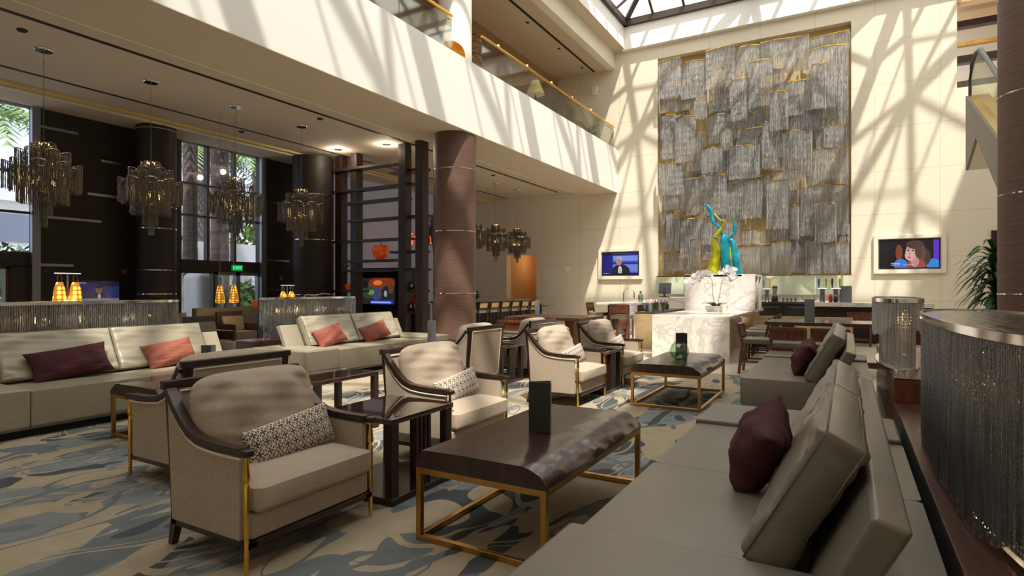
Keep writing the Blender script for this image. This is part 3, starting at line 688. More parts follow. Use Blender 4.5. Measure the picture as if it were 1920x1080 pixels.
# order XYZ: local width x -> along Y after rz=90
cushion('long dark maroon cushion lying on the left edge sofa', (-7.68, 3.30, .655), (-.5, -.10, PI/2), .82, .38, 'velvet_maroon', 1)
cushion('salmon cushion beside the dark one on the left edge sofa', (-7.71, 4.45, .645), (-.5, -.12, PI/2), .66, .36, 'velvet_salmon', 2)
cushion('salmon cushion at the left of the mid distance sofa', (-8.0, 7.45, .65), (-.5, -.22, PI/2), .66, .38, 'velvet_salmon', 3)
cushion('salmon cushion at the right of the mid distance sofa, twisted', (-8.02, 8.62, .65), (-.5, -.22, PI/2), .72, .36, 'velvet_salmon', 4)
cushion('dark maroon cushion leaning on the near right sofa', (-.40, 3.30, .68), (-.42, .28, -PI/2), .50, .40, 'velvet_maroon', 5, t=.26)
cushion('dark maroon cushion on the farther right sofa, with fluffy edge', (-.46, 7.85, .68), (-.42, .1, -PI/2), .62, .4, 'velvet_maroon', 6, t=.24)

# ================================================================ ARMCHAIRS
def armchair():
    o = thing('armchair', '-', 'armchair', (0, 0, 0))
    W = .47
    # upholstered base and seat
    b = MB().box(-.30, .37, -.43, .43, .165, .30); b.build('apron', 'fabric', o, bevel=.018, seg=3)
    s_ = MB(); 
    def top(u, v):
        x = -.24+.66*u; y = -.425+.85*v; return (x, y, 0.44+.05*(max(0, 1-abs(2*u-1)**3)*max(0, 1-abs(2*v-1)**3))**.6)
    s_.surf(top, 16, 16); n = len(s_.v)
    s_.box(-.24, .42, -.425, .425, .305, .44); s_.f = [f for f in s_.f if f != tuple(q+n for q in (4, 5, 6, 7))]
    so = s_.build('seat_cushion', 'fabric', o); weld(so, .001); q = so.modifiers.new('bevel', 'BEVEL'); q.width = .04; q.segments = 4; q.limit_method = 'ANGLE'; q.angle_limit = .9
    so.data.polygons.foreach_set('use_smooth', [True]*len(so.data.polygons)); so.modifiers.new('wn', 'WEIGHTED_NORMAL')
    f = MB().box(-.31, .38, -.455, -.40, .13, .165); f.box(-.31, .38, .40, .455, .13, .165); f.box(.33, .38, -.455, .455, .13, .165); f.box(-.31, -.26, -.455, .455, .13, .165)
    f.build('base_frame', 'wood_dark', o, bevel=.004)
    # arms: side panel following the sweep
    prof = [(.34, .635), (.20, .635), (.07, .64), (-.04, .652), (-.12, .68), (-.19, .735), (-.26, .81), (-.33, .90)]
    for s in (-1, 1):
        poly = [(.32, .165)]+[(x, z-.03) for x, z in prof[1:-1]]+[(-.335, .86), (-.29, .165)]
        poly[1] = (.32, .605)
        ya, yb = (s*.425, s*.465); MB().prism(poly, 'y', min(ya, yb), max(ya, yb)).build('side_panel', 'fabric', o, bevel=.008)
        pts = [(x, s*.470, z-.036) for x, z in prof[:]]; MB().tube(pts, .0085, 6).build('piping', 'fabric_trim', o)
        a = MB()
        for i, (x0, z0) in enumerate(prof):
            pa, pb = prof[max(i-1, 0)], prof[min(i+1, len(prof)-1)]; tx, tz = pb[0]-pa[0], pb[1]-pa[1]; l_ = math.hypot(tx, tz); nx, nz = tz/l_*.019, -tx/l_*.019
            for sg, yy in ((1, -.03), (1, .03), (-1, .03), (-1, -.03)): a.v.append((x0-sg*nx*-1, s*.45+yy, z0+sg*nz*-1*-1))
        for i in range(len(prof)-1):
            for k in range(4): a.f.append((i*4+k, i*4+(k+1) % 4, i*4+4+(k+1) % 4, i*4+4+k))
        a.f.append((0, 1, 2, 3)); n_ = 4*(len(prof)-1); a.f.append((n_, n_+1, n_+2, n_+3))
        ao = a.build('armrest', 'wood_dark', o); weld(ao, .001)
        ao.data.polygons.foreach_set('use_smooth', [True]*len(ao.data.polygons)); ao.data.set_sharp_from_angle(angle=.7)
        MB().box(.335, .395, s*.455-.028, s*.455+.028, .612, .65).build('armrest_cap', 'wood_dark', o, bevel=.01)
        MB().lathe([(.010, 0), (.013, .02), (.014, .2), (.016, .46), (.010, .475), (.020, .49), (.019, .51), (.010, .60), (.012, .615)], (.365, s*.455, 0), 10).build('front_leg', 'gold', o, smooth='auto')
        MB().hexa([(-.37, s*.42-.02, 0), (-.33, s*.42-.02, 0), (-.33, s*.42+.02, 0), (-.37, s*.42+.02, 0), (-.325, s*.425-.025, .17), (-.265, s*.425-.025, .17), (-.265, s*.425+.025, .17), (-.325, s*.425+.025, .17)]).build('rear_leg', 'wood_dark', o, bevel=.004)
    # back: wood frame with padded panels inside and outside
    def bk(t, off): # t height 0..1 from .17 to .95
        z = .17+.75*t; x = -.29-.05*t-.02*t*t+off; return x, z
    for s in (-1, 1):
        w_ = MB(); 
        for i in range(6):
            (x0, z0), (x1, z1) = bk(i/6, 0), bk((i+1)/6, 0); y0, y1 = s*.455, s*.395
            w_.hexa([(x0-.02, min(y0, y1), z0), (x0+.02, min(y0, y1), z0), (x0+.02, max(y0, y1), z0), (x0-.02, max(y0, y1), z0), (x1-.02, min(y0, y1), z1), (x1+.02, min(y0, y1), z1), (x1+.02, max(y0, y1), z1), (x1-.02, max(y0, y1), z1)])
        wo_ = w_.build('back_post', 'wood_dark', o); weld(wo_, .001)
    x1, z1 = bk(1, 0); MB().box(x1-.022, x1+.022, -.48, .48, z1-.02, z1+.03).build('top_rail', 'wood_dark', o, bevel=.006)
    x1, z1 = bk(0, 0); MB().box(x1-.02, x1+.02, -.45, .45, .165, .21).build('bottom_rail', 'wood_dark', o)
    pb = MB()
    for a, off in ((0, -.016), (1, .016)):
        pb.surf(lambda u, v: (bk(.05+.92*v, off+(.012 if a else -.012)*math.sin(PI*u)*math.sin(PI*v))[0], -.395+.79*u, bk(.05+.92*v, 0)[1]), 8, 8)
    pb.build('back_panel', 'fabric', o, smooth=True)
    for sgn in (-1, 1):
        fr = [(-.385, .07), (.385, .07), (.385, .95), (-.385, .95), (-.385, .07)]
        MB().tube([(bk(t, sgn*.018)[0], y, bk(t, 0)[1]) for y, t in fr], .0075, 6).build('piping', 'fabric_trim', o)
    # big loose back cushion
    b = pillow(.84, .57, .32, p=2.7, q=.52, pinch=.0, n=34, wr=.016, seed=5, rc=.13)
    c_ = b.build('back_cushion', 'fabric', o, smooth=True); weld(c_); c_.rotation_euler = (-.22, 0, PI/2); c_.location = (-.15, 0, .70)
    return o
AC = armchair()
def lumbar(loc, rz, tw, label, seed):
    b = pillow(.64, .25, .15, p=2.6, q=.5, pinch=.05, n=26, wr=.004, seed=seed)
    o = b.build('lumbar_pillow', 'lattice_fabric', smooth=True); weld(o); o.location = loc; o.rotation_euler = (-.3, tw, rz+PI/2); return tag(o, label, 'pillow', 'patterned lumbar pillows')
AC.location = (-3.07, 2.41, .012); AC['label'] = 'taupe armchair with gold front legs nearest the camera, in shade'
chairs = [(-3.20, 4.38, 0, 'sunlit cream armchair just behind the near one, by the near coffee table'),
          (-3.27, 7.17, 0, 'sunlit cream armchair left of the green vase table, third in the row'),
          (-3.30, 8.93, 0, 'farthest sunlit cream armchair in the row facing right'),
          (-4.58, 2.99, PI, 'armchair seen from behind directly behind the nearest armchair'),
          (-4.86, 7.13, PI, 'cream armchair showing its padded outer back beside the big column'),
          (-4.86, 8.92, PI, 'cream armchair seen from behind beyond the padded outer back one')]
allc = [AC]
for x, y, rz, lab in chairs: allc.append(again(AC, (x, y, .012), rz, lab))
for i, c in enumerate(allc):
    c['group'] = 'padded armchairs in the centre'
    rz = c.rotation_euler.z; s = 1 if rz < 1 else -1
    names = ['nearest taupe armchair', 'second armchair, beside the glossy side table', 'third armchair, left of the green vase', 'farthest right-facing armchair', 'armchair behind the nearest one', 'armchair showing its outer back', 'farthest left-facing armchair']
    lumbar((c.location.x+s*.08, c.location.y+s*.06, .585), rz, s*-.12, 'long lattice patterned pillow on the '+names[i], 50+i)

# ================================================================ COFFEE TABLES
def coffee_table(seed=1, smooth_edge=False):
    o = thing('coffee_table', '-', 'coffee table', (0, 0, 0)); rr = random.Random(seed)
    L_, W = 1.6, .86; b = MB(); N = 40; prof = []
    ph = [rr.random()*6 for _ in range(8)]
    def wv(y, k): return .5*math.sin(7*y+ph[k])+.3*math.sin(15*y+ph[k+1])+.2*math.sin(29*y+ph[k+2])
    rows = []
    for i in range(N+1):
        y = -L_/2+L_*i/N; e = min(1, min(i, N-i)/3)
        r = .025*wv(y, 0)*e
        row = [(-W/2, .43), (-W/2-.004, .465), (-W/2+.05+.008*wv(y, 2), .535), (-.15, .54), (.1, .54), (W/2-.14+r, .54)]
        for t in (.3, .6, .85): row.append((W/2-.14+r+(.14-r)*t**.8+.012*wv(y*1.7+t*2, 3), .54-.075*t**1.5+.006*wv(y*2.3+t*5, 1)))
        row += [(W/2+.004+.006*wv(y, 4), .455), (W/2, .43)]
        rows.append([(x, y, z) for x, z in row])
    n = len(rows[0])
    for r in rows: b.v += r
    for i in range(N):
        for j in range(n): j2 = (j+1) % n; b.f.append((i*n+j, i*n+j2, (i+1)*n+j2, (i+1)*n+j))
    b.f.append(tuple(range(n))); b.f.append(tuple(N*n+k for k in range(n)))
    b.build('slab_top', 'wood_table', o, smooth='auto')
    t = .035; x0, x1, y0, y1 = -W/2, W/2, -L_/2, L_/2
    for nm, z in (('top_frame', .395), ('floor_frame', .0)):
        f = MB(); f.box(x0, x1, y0, y0+t, z, z+t); f.box(x0, x1, y1-t, y1, z, z+t); f.box(x0, x0+t, y0+t, y1-t, z, z+t); f.box(x1-t, x1, y0+t, y1-t, z, z+t); f.build(nm, 'gold_frame', o, bevel=.003)
    for x in (x0, x1-t):
        for y in (y0, y1-t): B('leg', 'gold_frame', x, x+t, y, y+t, t, .395, o, bevel=.003)
    return o
T1 = coffee_table(3); T1.location = (-1.79, 3.53, .012); T1['label'] = 'dark live edge coffee table on a gold frame nearest the camera'; T1['group'] = 'live edge coffee tables'
T2 = coffee_table(9); T2.location = (-1.96, 8.0, .012); T2['label'] = 'live edge coffee table holding the green glass vase'; T2['group'] = 'live edge coffee tables'
again(T1, (-5.98, 3.9, .012), PI, 'dark coffee table half hidden before the left edge sofa')
again(T2, (-6.1, 8.05, .012), PI, 'dark coffee table before the mid distance sofa, behind a cream armchair')

# ================================================================ SIDE TABLES
def side_table():
    o = thing('side_table', '-', 'side table', (0, 0, 0))
    MB().box(-.33, .33, -.36, .36, .555, .595).build('tabletop', 'wood_gloss', o, bevel=.006)
    MB().box(-.33, .33, -.36, .36, 0.0, .05).build('base_board', 'wood_dark', o, bevel=.005)
    for x in (-.29, .29):
        for y in (-.31, .31): B('post', 'wood_dark_v', x-.03, x+.03, y-.035, y+.035, .05, .555, o)
        for k in range(4): B('slat', 'wood_dark_v', x-.03, x+.03, -.085+k*.048, -.058+k*.048, .05, .555, o)
    return o

S1 = side_table(); S1.location = (-3.01, 3.40, .012); S1['label'] = 'glossy slatted side table between the two nearest armchairs'; S1['group'] = 'slatted side tables'
again(S1, (-3.25, 8.05, .012), 0, 'slatted side table between the third and farthest right-facing armchairs')
again(S1, (-4.9, 8.02, .012), 0, 'slatted side table between the two armchairs seen from behind')
st = thing('side_table', 'open dark wood side table seen through behind the nearest armchair', 'side table', (-4.66, 4.32, .012))
MB().box(-.3, .3, -.42, .42, .56, .6).build('tabletop', 'wood_gloss', st, bevel=.005)
for x in (-.27, .27):
    for y in (-.39, .39): B('post', 'wood_dark_v', x-.03, x+.03, y-.03, y+.03, 0, .56, st)

# ================================================================ MENUS AND VASE
def menu(label, loc, rz, w_=.15, h_=.33, m='menu_cover'):
    o = thing('menu_holder', label, 'menu holder', loc, rz, 'standing menu holders')
    a = math.radians(35)
    MB().bar((0, 0, h_/2), (w_, 0, h_/2), .008, h_).build('front_panel', m, o, bevel=.002)
    MB().bar((0, 0, h_/2), (w_*math.cos(a), w_*math.sin(a), h_/2), .008, h_).build('side_panel', m, o, bevel=.002)
    MB().bar((w_, 0, h_/2), (w_*math.cos(a), w_*math.sin(a), h_/2), .006, h_*.96).build('page', 'menu_grey', o)
    return o
menu('black standing menu on the coffee table nearest the camera', (-1.83, 3.42, .553), math.radians(5))
menu('black standing menu beside the green glass vase', (-2.05, 8.1, .553), math.radians(20), .15, .33)
menu('grey menu on the table by the left edge sofa', (-6.06, 3.83, .553), math.radians(10), .14, .33)
menu('tall grey menu standing just left of the big column', (-6.13, 7.85, .553), math.radians(10), .14, .4, 'menu_grey')
vs = thing('glass_vase', 'round pale green glass vase on the farther coffee table', 'vase', (-1.94, 7.85, .553))
MB().lathe([(.06, 0), (.1, .03), (.125, .09), (.125, .13), (.1, .19), (.07, .215), (.075, .235), (.07, .235)], n=36).build('body', 'green_thin', vs, smooth='auto')

# ================================================================ CONSOLES AND CHAIN LAMPS
def console(label, x0, x1, y0, y1, h, m='wood_red'):
    o = thing('console_cabinet', label, 'console', ((x0+x1)/2, y0, 0)); w_ = (x1-x0)/2
    B('carcass', m, -w_, w_, 0, y1-y0, .03, h-.02, o, bevel=.004); B('worktop', 'wood_console', -w_, w_, -.0, y1-y0, h-.02, h, o, bevel=.004); B('plinth', 'black_matte', -w_+.05, w_-.05, .05, y1-y0-.05, 0, .03, o); return o

console('long low dark wood console under the large chain lamp', .345, 1.5, .9, 5.98, .52, 'black_matte')
console('taller red brown console under the small chain lamp', .345, 1.5, 6.0, 9.6, .73)
console('dark console behind the left edge sofa', -9.04, -8.385, 1.6, 5.4, .6, 'wood_dark_v')
console('dark console behind the mid distance sofa', -9.15, -8.70, 6.4, 9.5, .6, 'wood_dark_v')
def oval_lamp(label, x, y, z0, ax, ay, ztop, spacing, seg, r, link, low=0, m='chain', tiers=2, k2=.82):
    o = thing('chain_lamp', label, 'lamp', (x, y, z0), 0, 'chrome lamps hung with metal chains'); H_ = ztop-z0
    def ell(t, k=1.0, e=2.4):
        c_, s_ = math.cos(t), math.sin(t); return (ax*k*math.copysign(abs(c_)**(2/e), c_), ay*(1-(1-k)*.35)*math.copysign(abs(s_)**(2/e), s_))
    N = 96
    def ring(k0, k1, za, zb, nm, mm):
        b = MB(); 
        for i in range(N):
            t = 2*PI*i/N; a = ell(t, k0); c_ = ell(t, k1); b.v += [(*a, za), (*c_, za), (*c_, zb), (*a, zb)]
        for i in range(N):
            j = (i+1) % N
            for q in range(4): b.f.append((i*4+q, i*4+(q+1) % 4, j*4+(q+1) % 4, j*4+q))
        return b.build(nm, mm, o, smooth='auto')
    ring(1.03, .985, H_-.035, H_+.0, 'rim', 'chrome')
    b = MB(); b.v = [(*ell(2*PI*i/N, .985), H_-.012) for i in range(N)]; b.f = [tuple(range(N))]; b.build('top_cover', 'mosaic', o)
    ring(.62, .0, 0, .018, 'base_plate', 'chrome') if False else None
    b = MB(); b.v = [(*ell(2*PI*i/N, .86), 0) for i in range(N)]+[(*ell(2*PI*i/N, .86), .018) for i in range(N)]; b.f = [tuple(range(N)), tuple(range(N, 2*N))]+[(i, (i+1) % N, N+(i+1) % N, N+i) for i in range(N)]; b.build('base_plate', 'chrome', o)
    for s in (-.5, 0, .5): MB().tube([(0, s*ay, .018), (0, s*ay, H_-.03)], .014, 10).build('stem', 'chrome', o, smooth='auto')
    # chain curtains: outer ring hangs from the rim, inner ring reaches the base
    def pts(k, top, bot):
        out = []; t = 0; P_ = ell(0, k); acc = 0; M_ = 4000; last = P_
        out.append(P_)
        for i in range(1, M_):
            q = ell(2*PI*i/M_, k); acc += math.hypot(q[0]-last[0], q[1]-last[1]); last = q
            if acc >= spacing: out.append(q); acc = 0
        return [(px, py, top, bot(px, py)) for px, py in out]
    def outer(px, py):
        u = abs(py)/ay; return low+.03+max(0, (u-.72))*1.0*min(1, H_)+.02*math.sin(9*py)
    q1 = strands('chain_curtain', pts(1.0, H_-.03, outer), r, seg, m, o, link=link); tag(q1, 'outer curtain of chains', kind='stuff')
    if tiers > 1:
        q2 = strands('chain_curtain', pts(k2, H_-.03, lambda a, b: .03), r, seg*1.3, m, o, link=link); tag(q2, 'inner curtain of chains', kind='stuff')
    n = max(3, int(ay*2/.45))
    for i in range(n):
        yb = -ay*.75+1.5*ay*i/(n-1); MB().lathe([(.004, .06), (.014, .03), (.012, 0), (.004, -.02)], (.07*(-1)**i, yb, H_*.66), 8).build('bulb', 'bulb', o)
    for i in range(3): point('chain_lamp_light', (x, y+(-.5+.5*i)*ay, z0+H_*.66), 2)
    return o
oval_lamp('huge oval chain lamp cut by the right edge, on the low console', .72, 3.85, .52, .33, 1.62, 1.345, .0165, .0085, .0056, True)
oval_lamp('small chain lamp on the taller console, in two tiers', .44, 7.35, .73, .21, .95, 1.40, .0115, .012, .0055, True, low=.27, k2=.68, m='chain_art')
oval_lamp('long chain lamp behind the left edge sofa', -8.62, 3.35, .6, .26, 1.72, 1.33, .022, .02, .008, False)
oval_lamp('chain lamp behind the mid distance sofa', -8.92, 7.85, .6, .2, 1.12, 1.33, .022, .02, .008, False)
cdb = MB().tube([(.40, 8.7, .735), (.36, 8.4, .735), (.45, 8.1, .735), (.38, 7.9, .735), (.36, 8.15, .735), (.42, 8.35, .735)], .005, 6); tag(cdb.build('power_cord', 'black'), 'thin dark cord coiled on the taller console', 'cord')

# ================================================================ CHANDELIERS
def chandelier():
    o = thing('chandelier', '-', 'chandelier', (0, 0, 0)); rr = random.Random(5)   # origin at the ceiling
    MB().lathe([(.13, -.045), (.14, -.03), (.14, 0)], n=28).build('canopy', 'chrome', o, smooth='auto')
    ch = MB()
    for i in range(22):
        z = -.05-i*.0745; a = (i % 2)*PI/2; d = Vector((math.cos(a), math.sin(a), 0))*.014
        ch.tube([Vector((0, 0, z))+d*0, Vector((0, 0, z-.02))+d, Vector((0, 0, z-.055))+d, Vector((0, 0, z-.078))], .003, 4, cap=False); ch.tube([Vector((0, 0, z)), Vector((0, 0, z-.02))-d, Vector((0, 0, z-.055))-d, Vector((0, 0, z-.078))], .003, 4, cap=False)
    ch.build('hanging_chain', 'steel', o)
    T = -1.70
    fr = MB().tube([(0, 0, T), (0, 0, T-1.2)], .012, 8)
    for k in range(8):
        a = 2*PI*k/8; fr.tube([(0, 0, T-.1), (.34*math.cos(a), .34*math.sin(a), T-.16)], .006, 5); fr.tube([(0, 0, T-.3), (.5*math.cos(a+.39), .5*math.sin(a+.39), T-.34)], .006, 5)
    fr.build('frame', 'chrome', o)
    def petal(R, az, rad, wid, zt, zb, dz=.0):
        cx, cy = R*math.cos(az), R*math.sin(az); pts = []; rail = []
        n = max(7, int(wid*rad/.014))
        for i in range(n+1):
            u = -1+2*i/n; a = az+u*wid; px = cx+rad*math.cos(a); py = cy+rad*math.sin(a); top = zt+dz*(1-u*u); pts.append((px, py, top, zb+.02*rr.random())); rail.append((px, py, top))
        p = strands('chain_petal', pts, .0085, .045, 'chain_smoke', o, k=3); MB().tube(rail, .007, 5).build('rail', 'chrome', p)
    for k in range(5): petal(.08, 2*PI*k/5+.3, .10, 1.5, T+.0, T-.42, .05)
    for k in range(7): petal(.27, 2*PI*k/7, .12, 1.6, T-.14, T-.72, .05)
    for k in range(9): petal(.44, 2*PI*k/9+.2, .12, 1.5, T-.36, T-.80, .05)
    for k in range(6): petal(.25, 2*PI*k/6+.5, .13, 1.7, T-.40, T-1.02)
    for k in range(3): petal(.07, 2*PI*k/3, .08, 1.8, T-.6, T-1.22)
    petal(0, 0, .05, PI, T-.8, T-1.42)
    for k in range(6):
        a = 2*PI*k/6+.5; MB().lathe([(.004, .06), (.016, .03), (.013, 0), (.005, -.02)], (.16*math.cos(a), .16*math.sin(a), T-.66), 8).build('bulb', 'bulb', o)
    for k in range(4):
        a = 2*PI*k/4; MB().lathe([(.004, .03), (.014, .015), (.004, -.01)], (.07*math.cos(a), .07*math.sin(a), T+.03), 8).build('bulb', 'bulb', o)
    return o
CH = chandelier(); CH.location = (-12.2, 4.83, 5.68)
CH['label'] = 'smoky chain chandelier nearest the left edge of the photo'; CH['group'] = 'tiered chain chandeliers'
for i, (y, lab) in enumerate([(6.65, 'second chain chandelier from the left, before the dark wood wall'), (8.54, 'third chain chandelier from the left, before the tall window'), (10.4, 'fourth chain chandelier from the left, before the dark column'),
                     (16.15, 'chandelier barely visible between open shelving and the big column'), (18.3, 'chandelier half hidden at the right side of the big column'), (20.0, 'left one of the two small far chandeliers right of the column'), (21.75, 'right one of the two small far chandeliers, farthest of all')]):
    again(CH, (-12.2, y, 5.68), .5*i, lab)
for y in (4.83, 6.65, 8.54, 10.4, 18.3, 20.0, 21.75): point('chandelier_light', (-12.2, y, 3.45), 7, (1, .72, .42), .12)

# ================================================================ CHAIN WALL ARTWORK
art = thing('chain_wall_artwork', 'huge wall artwork of overlapping silver chain curtains with gold top rails', 'artwork', (-3.38, 24.0, 0))
AP = [(-6.71, -5.79, 9.12, 10.69, 2), (-5.81, -4.84, 9.0, 10.47, 1), (-5.3, -4.84, 8.13, 9.56, 1), (-4.82, -3.75, 9.15, 10.78, 2), (-3.76, -2.87, 9.02, 10.66, 1), (-4.75, -3.93, 8.37, 9.42, 0), (-3.87, -3.3, 7.79, 9.38, 3), (-2.87, -1.23, 9.4, 10.73, 1), (-3.23, -2.4, 8.2, 9.92, 3), (-2.41, -2.04, 8.59, 9.58, 2), (-1.2, 0.04, 9.96, 10.6, 0), (-1.27, -0.0, 7.86, 10.03, 2), (-1.13, -0.68, 7.84, 9.48, 3), (-2.02, -1.29, 7.79, 9.11, 1), (-2.5, -1.9, 7.23, 8.66, 3), (-1.39, -1.13, 7.3, 8.64, 1), (-6.58, -5.85, 6.68, 8.54, 1), (-6.02, -5.24, 6.44, 8.27, 2), (-5.34, -4.88, 6.08, 7.59, 1), (-4.83, -3.93, 7.12, 8.26, 0), (-4.26, -3.85, 6.73, 7.54, 2), (-3.89, -2.82, 7.23, 8.22, 0), (-2.79, -2.18, 5.88, 7.7, 2), (-2.07, -1.12, 5.41, 7.15, 3), (-0.75, -0.0, 6.47, 7.29, 1), (-1.89, -0.75, 7.19, 7.92, 0), (-1.09, -0.0, 5.33, 6.47, 2), (-3.96, -2.86, 5.6, 6.92, 2), (-4.95, -4.2, 5.92, 6.89, 3), (-6.67, -5.75, 5.21, 6.54, 2), (-5.61, -4.93, 4.36, 5.86, 1), (-4.99, -4.07, 4.3, 5.89, 2), (-4.23, -2.8, 4.1, 5.55, 1), (-2.61, -1.87, 3.63, 5.43, 3), (-1.52, -0.0, 3.36, 5.15, 1), (-1.84, -1.55, 3.25, 4.49, 2), (-6.69, -5.48, 8.63, 9.68, 0), (-1.01, -0.72, 6.41, 7.27, 0), (-3.74, -2.61, 6.67, 7.59, 0), (-6.36, -5.85, 2.96, 4.54, 2), (-5.82, -4.26, 3.17, 4.24, 1), (-5.38, -5.03, 2.1, 3.36, 3), (-5.8, -5.46, 2.69, 3.97, 2), (-5.08, -4.56, 2.59, 4.05, 0), (-4.19, -3.59, 3.12, 4.09, 2), (-3.55, -2.51, 3.15, 3.74, 0), (-3.7, -2.51, 2.03, 3.1, 2), (-2.45, -1.81, 1.97, 3.19, 3), (-2.45, -1.83, 3.25, 4.12, 1), (-1.84, -1.56, 3.32, 4.53, 2), (-1.34, -0.83, 1.96, 3.21, 1), (-1.01, -0.36, 3.09, 4.49, 3), (-0.76, 0.02, 1.99, 3.08, 2), (-0.32, 0.04, 3.09, 3.75, 0), (-6.55, -5.51, 2.17, 2.96, 0), (-1.84, -1.33, 2.01, 3.87, 0), (-4.74, -3.73, 2.09, 3.25, 0), (-6.44, -5.65, 4.6, 5.65, 1), (-6.63, -6.3, 4.14, 5.25, 0), (-1.55, -1.03, 3.13, 3.85, 0), (-2.77, -2.51, 4.86, 5.78, 0)]
AP += [(-6.75, -5.6, 7.4, 8.7, -1), (-6.2, -4.6, 5.4, 6.9, -1), (-4.7, -3.0, 5.2, 7.2, -1), (-3.1, -1.4, 4.3, 5.9, -1), (-3.2, -1.2, 6.4, 8.6, -1), (-1.4, 0, 6.9, 9.2, -1), (-1.3, 0, 3.9, 5.6, -1),
       (-4.6, -2.9, 8.0, 9.6, -1), (-6.7, -5.0, 9.9, 10.45, -1), (-4.9, -3.7, 2.9, 4.7, -1), (-1.6, .0, 1.98, 3.4, -1), (-6.6, -5.4, 3.1, 4.4, -1), (-2.3, -1.3, 2.6, 4.3, -1)]
for i, (x0, x1, z0, z1, k) in enumerate(AP):
    rr = random.Random(100+i); W = x1-x0; y = -.02-.16*k if k >= 0 else .2
    x0 -= -3.38; x1 -= -3.38; dep = .16+.07*rr.random(); sh = rr.choice((0, 1, 2)); pts = []; rail = []
    n = max(8, int((W+.18)/.026))
    for j in range(n+1):
        t = j/n; side = .09/(W+.18)
        if t < side: px, py = x0, y+.09*(1-t/side)
        elif t > 1-side: px, py = x1, y+.09*(1-(1-t)/side)
        else:
            u = (t-side)/(1-2*side); px = x0+W*u; py = y-dep*(math.sin(PI*u)*.6 if sh == 0 else .5*math.sin(PI*u*.5) if sh == 1 else .25+.25*math.sin(2*PI*u))
        zt = z1+(.05*(1-abs(2*t-1)**2) if sh == 0 else .03*t if sh == 1 else 0)-.02
        pts.append((px, py, zt, z0+rr.random()*.06)); rail.append((px, py-.008, zt))
    p = strands('chain_panel', pts, .0115, .06, 'chain_art', art, k=3)
    b = MB()
    for a_, c_ in zip(rail[:-1], rail[1:]): b.bar(a_, c_, .022, .03)
    b.build('top_rail', 'gold', p)

# ================================================================ TELEVISIONS ON THE BACK WALL AND ELSEWHERE
screen_mat('tv_news', (54, 70, 190), [('b', .15, .5, .15, .5, (22, 26, 120)), ('b', .65, .75, .35, .12, (120, 140, 224)), ('b', .65, .3, .35, .17, (110, 130, 214)), ('b', .6, .52, .4, .02, (16, 20, 60)), ('b', .5, .94, .5, .03, (14, 16, 60)),
      ('e', .52, .12, .26, .36, (24, 22, 34)), ('e', .5, .2, .05, .2, (226, 226, 236)), ('b', .5, .16, .012, .14, (60, 30, 60)), ('e', .47, .62, .085, .19, (176, 118, 96)), ('e', .48, .74, .085, .1, (170, 170, 176)), ('e', .46, .6, .07, .13, (184, 124, 100)), ('b', .5, .03, .5, .035, (14, 14, 30)), ('b', .1, .06, .08, .01, (190, 190, 210))])
screen_mat('tv_woman', (24, 14, 28), [('e', .12, .3, .16, .34, (10, 8, 12)), ('b', .96, .5, .05, .5, (96, 50, 190)), ('e', .33, .55, .06, .3, (128, 62, 44)), ('e', .36, .1, .12, .22, (60, 120, 206)), ('e', .9, .12, .12, .2, (60, 130, 214)), ('e', .62, .55, .17, .42, (74, 52, 46)), ('e', .72, .38, .15, .34, (70, 52, 46)), ('e', .68, .5, .1, .4, (96, 70, 56)), ('e', .62, .08, .16, .25, (150, 74, 62)),
      ('e', .6, .22, .07, .2, (190, 140, 132)), ('e', .535, .54, .095, .31, (212, 160, 154)), ('e', .5, .45, .07, .18, (216, 166, 160)), ('e', .6, .84, .15, .15, (80, 56, 48)), ('e', .66, .6, .06, .26, (84, 60, 50)), ('e', .49, .62, .022, .02, (60, 36, 40)), ('e', .57, .62, .022, .02, (60, 36, 40)), ('b', .49, .68, .03, .01, (70, 46, 42)), ('b', .57, .68, .03, .01, (70, 46, 42)), ('e', .515, .5, .014, .05, (190, 134, 126)), ('e', .505, .37, .028, .022, (150, 66, 72)), ('b', .34, .07, .07, .045, (70, 100, 214)), ('b', .27, .16, .08, .01, (214, 214, 230)), ('b', .27, .1, .08, .008, (214, 214, 230)), ('b', .5, .1, .1, .01, (190, 190, 214))])
screen_mat('tv_dark', (30, 30, 60), [('b', .3, .6, .2, .3, (60, 44, 92)), ('b', .7, .45, .3, .3, (44, 54, 106)), ('e', .52, .2, .18, .25, (26, 24, 34)), ('e', .54, .25, .03, .14, (190, 190, 200)), ('e', .53, .58, .075, .2, (128, 90, 76)), ('e', .53, .72, .08, .08, (50, 40, 40)), ('b', .5, .1, .5, .05, (140, 120, 170)), ('b', .15, .9, .1, .02, (180, 180, 190))], .55)
screen_mat('tv_food', (44, 34, 30), [('e', .2, .5, .2, .3, (40, 70, 44)), ('e', .1, .75, .09, .15, (18, 26, 30)), ('e', .6, .8, .4, .25, (120, 50, 28)), ('e', .48, .82, .14, .1, (210, 110, 60)), ('e', .45, .4, .16, .25, (60, 66, 96)), ('e', .75, .45, .14, .25, (30, 36, 40)), ('e', .72, .4, .05, .12, (140, 150, 150)), ('e', .28, .45, .1, .1, (110, 130, 70)), ('e', .88, .6, .08, .2, (90, 60, 30)), ('b', .6, .07, .34, .08, (40, 60, 170)), ('b', .58, .07, .3, .03, (150, 170, 240))], .9)
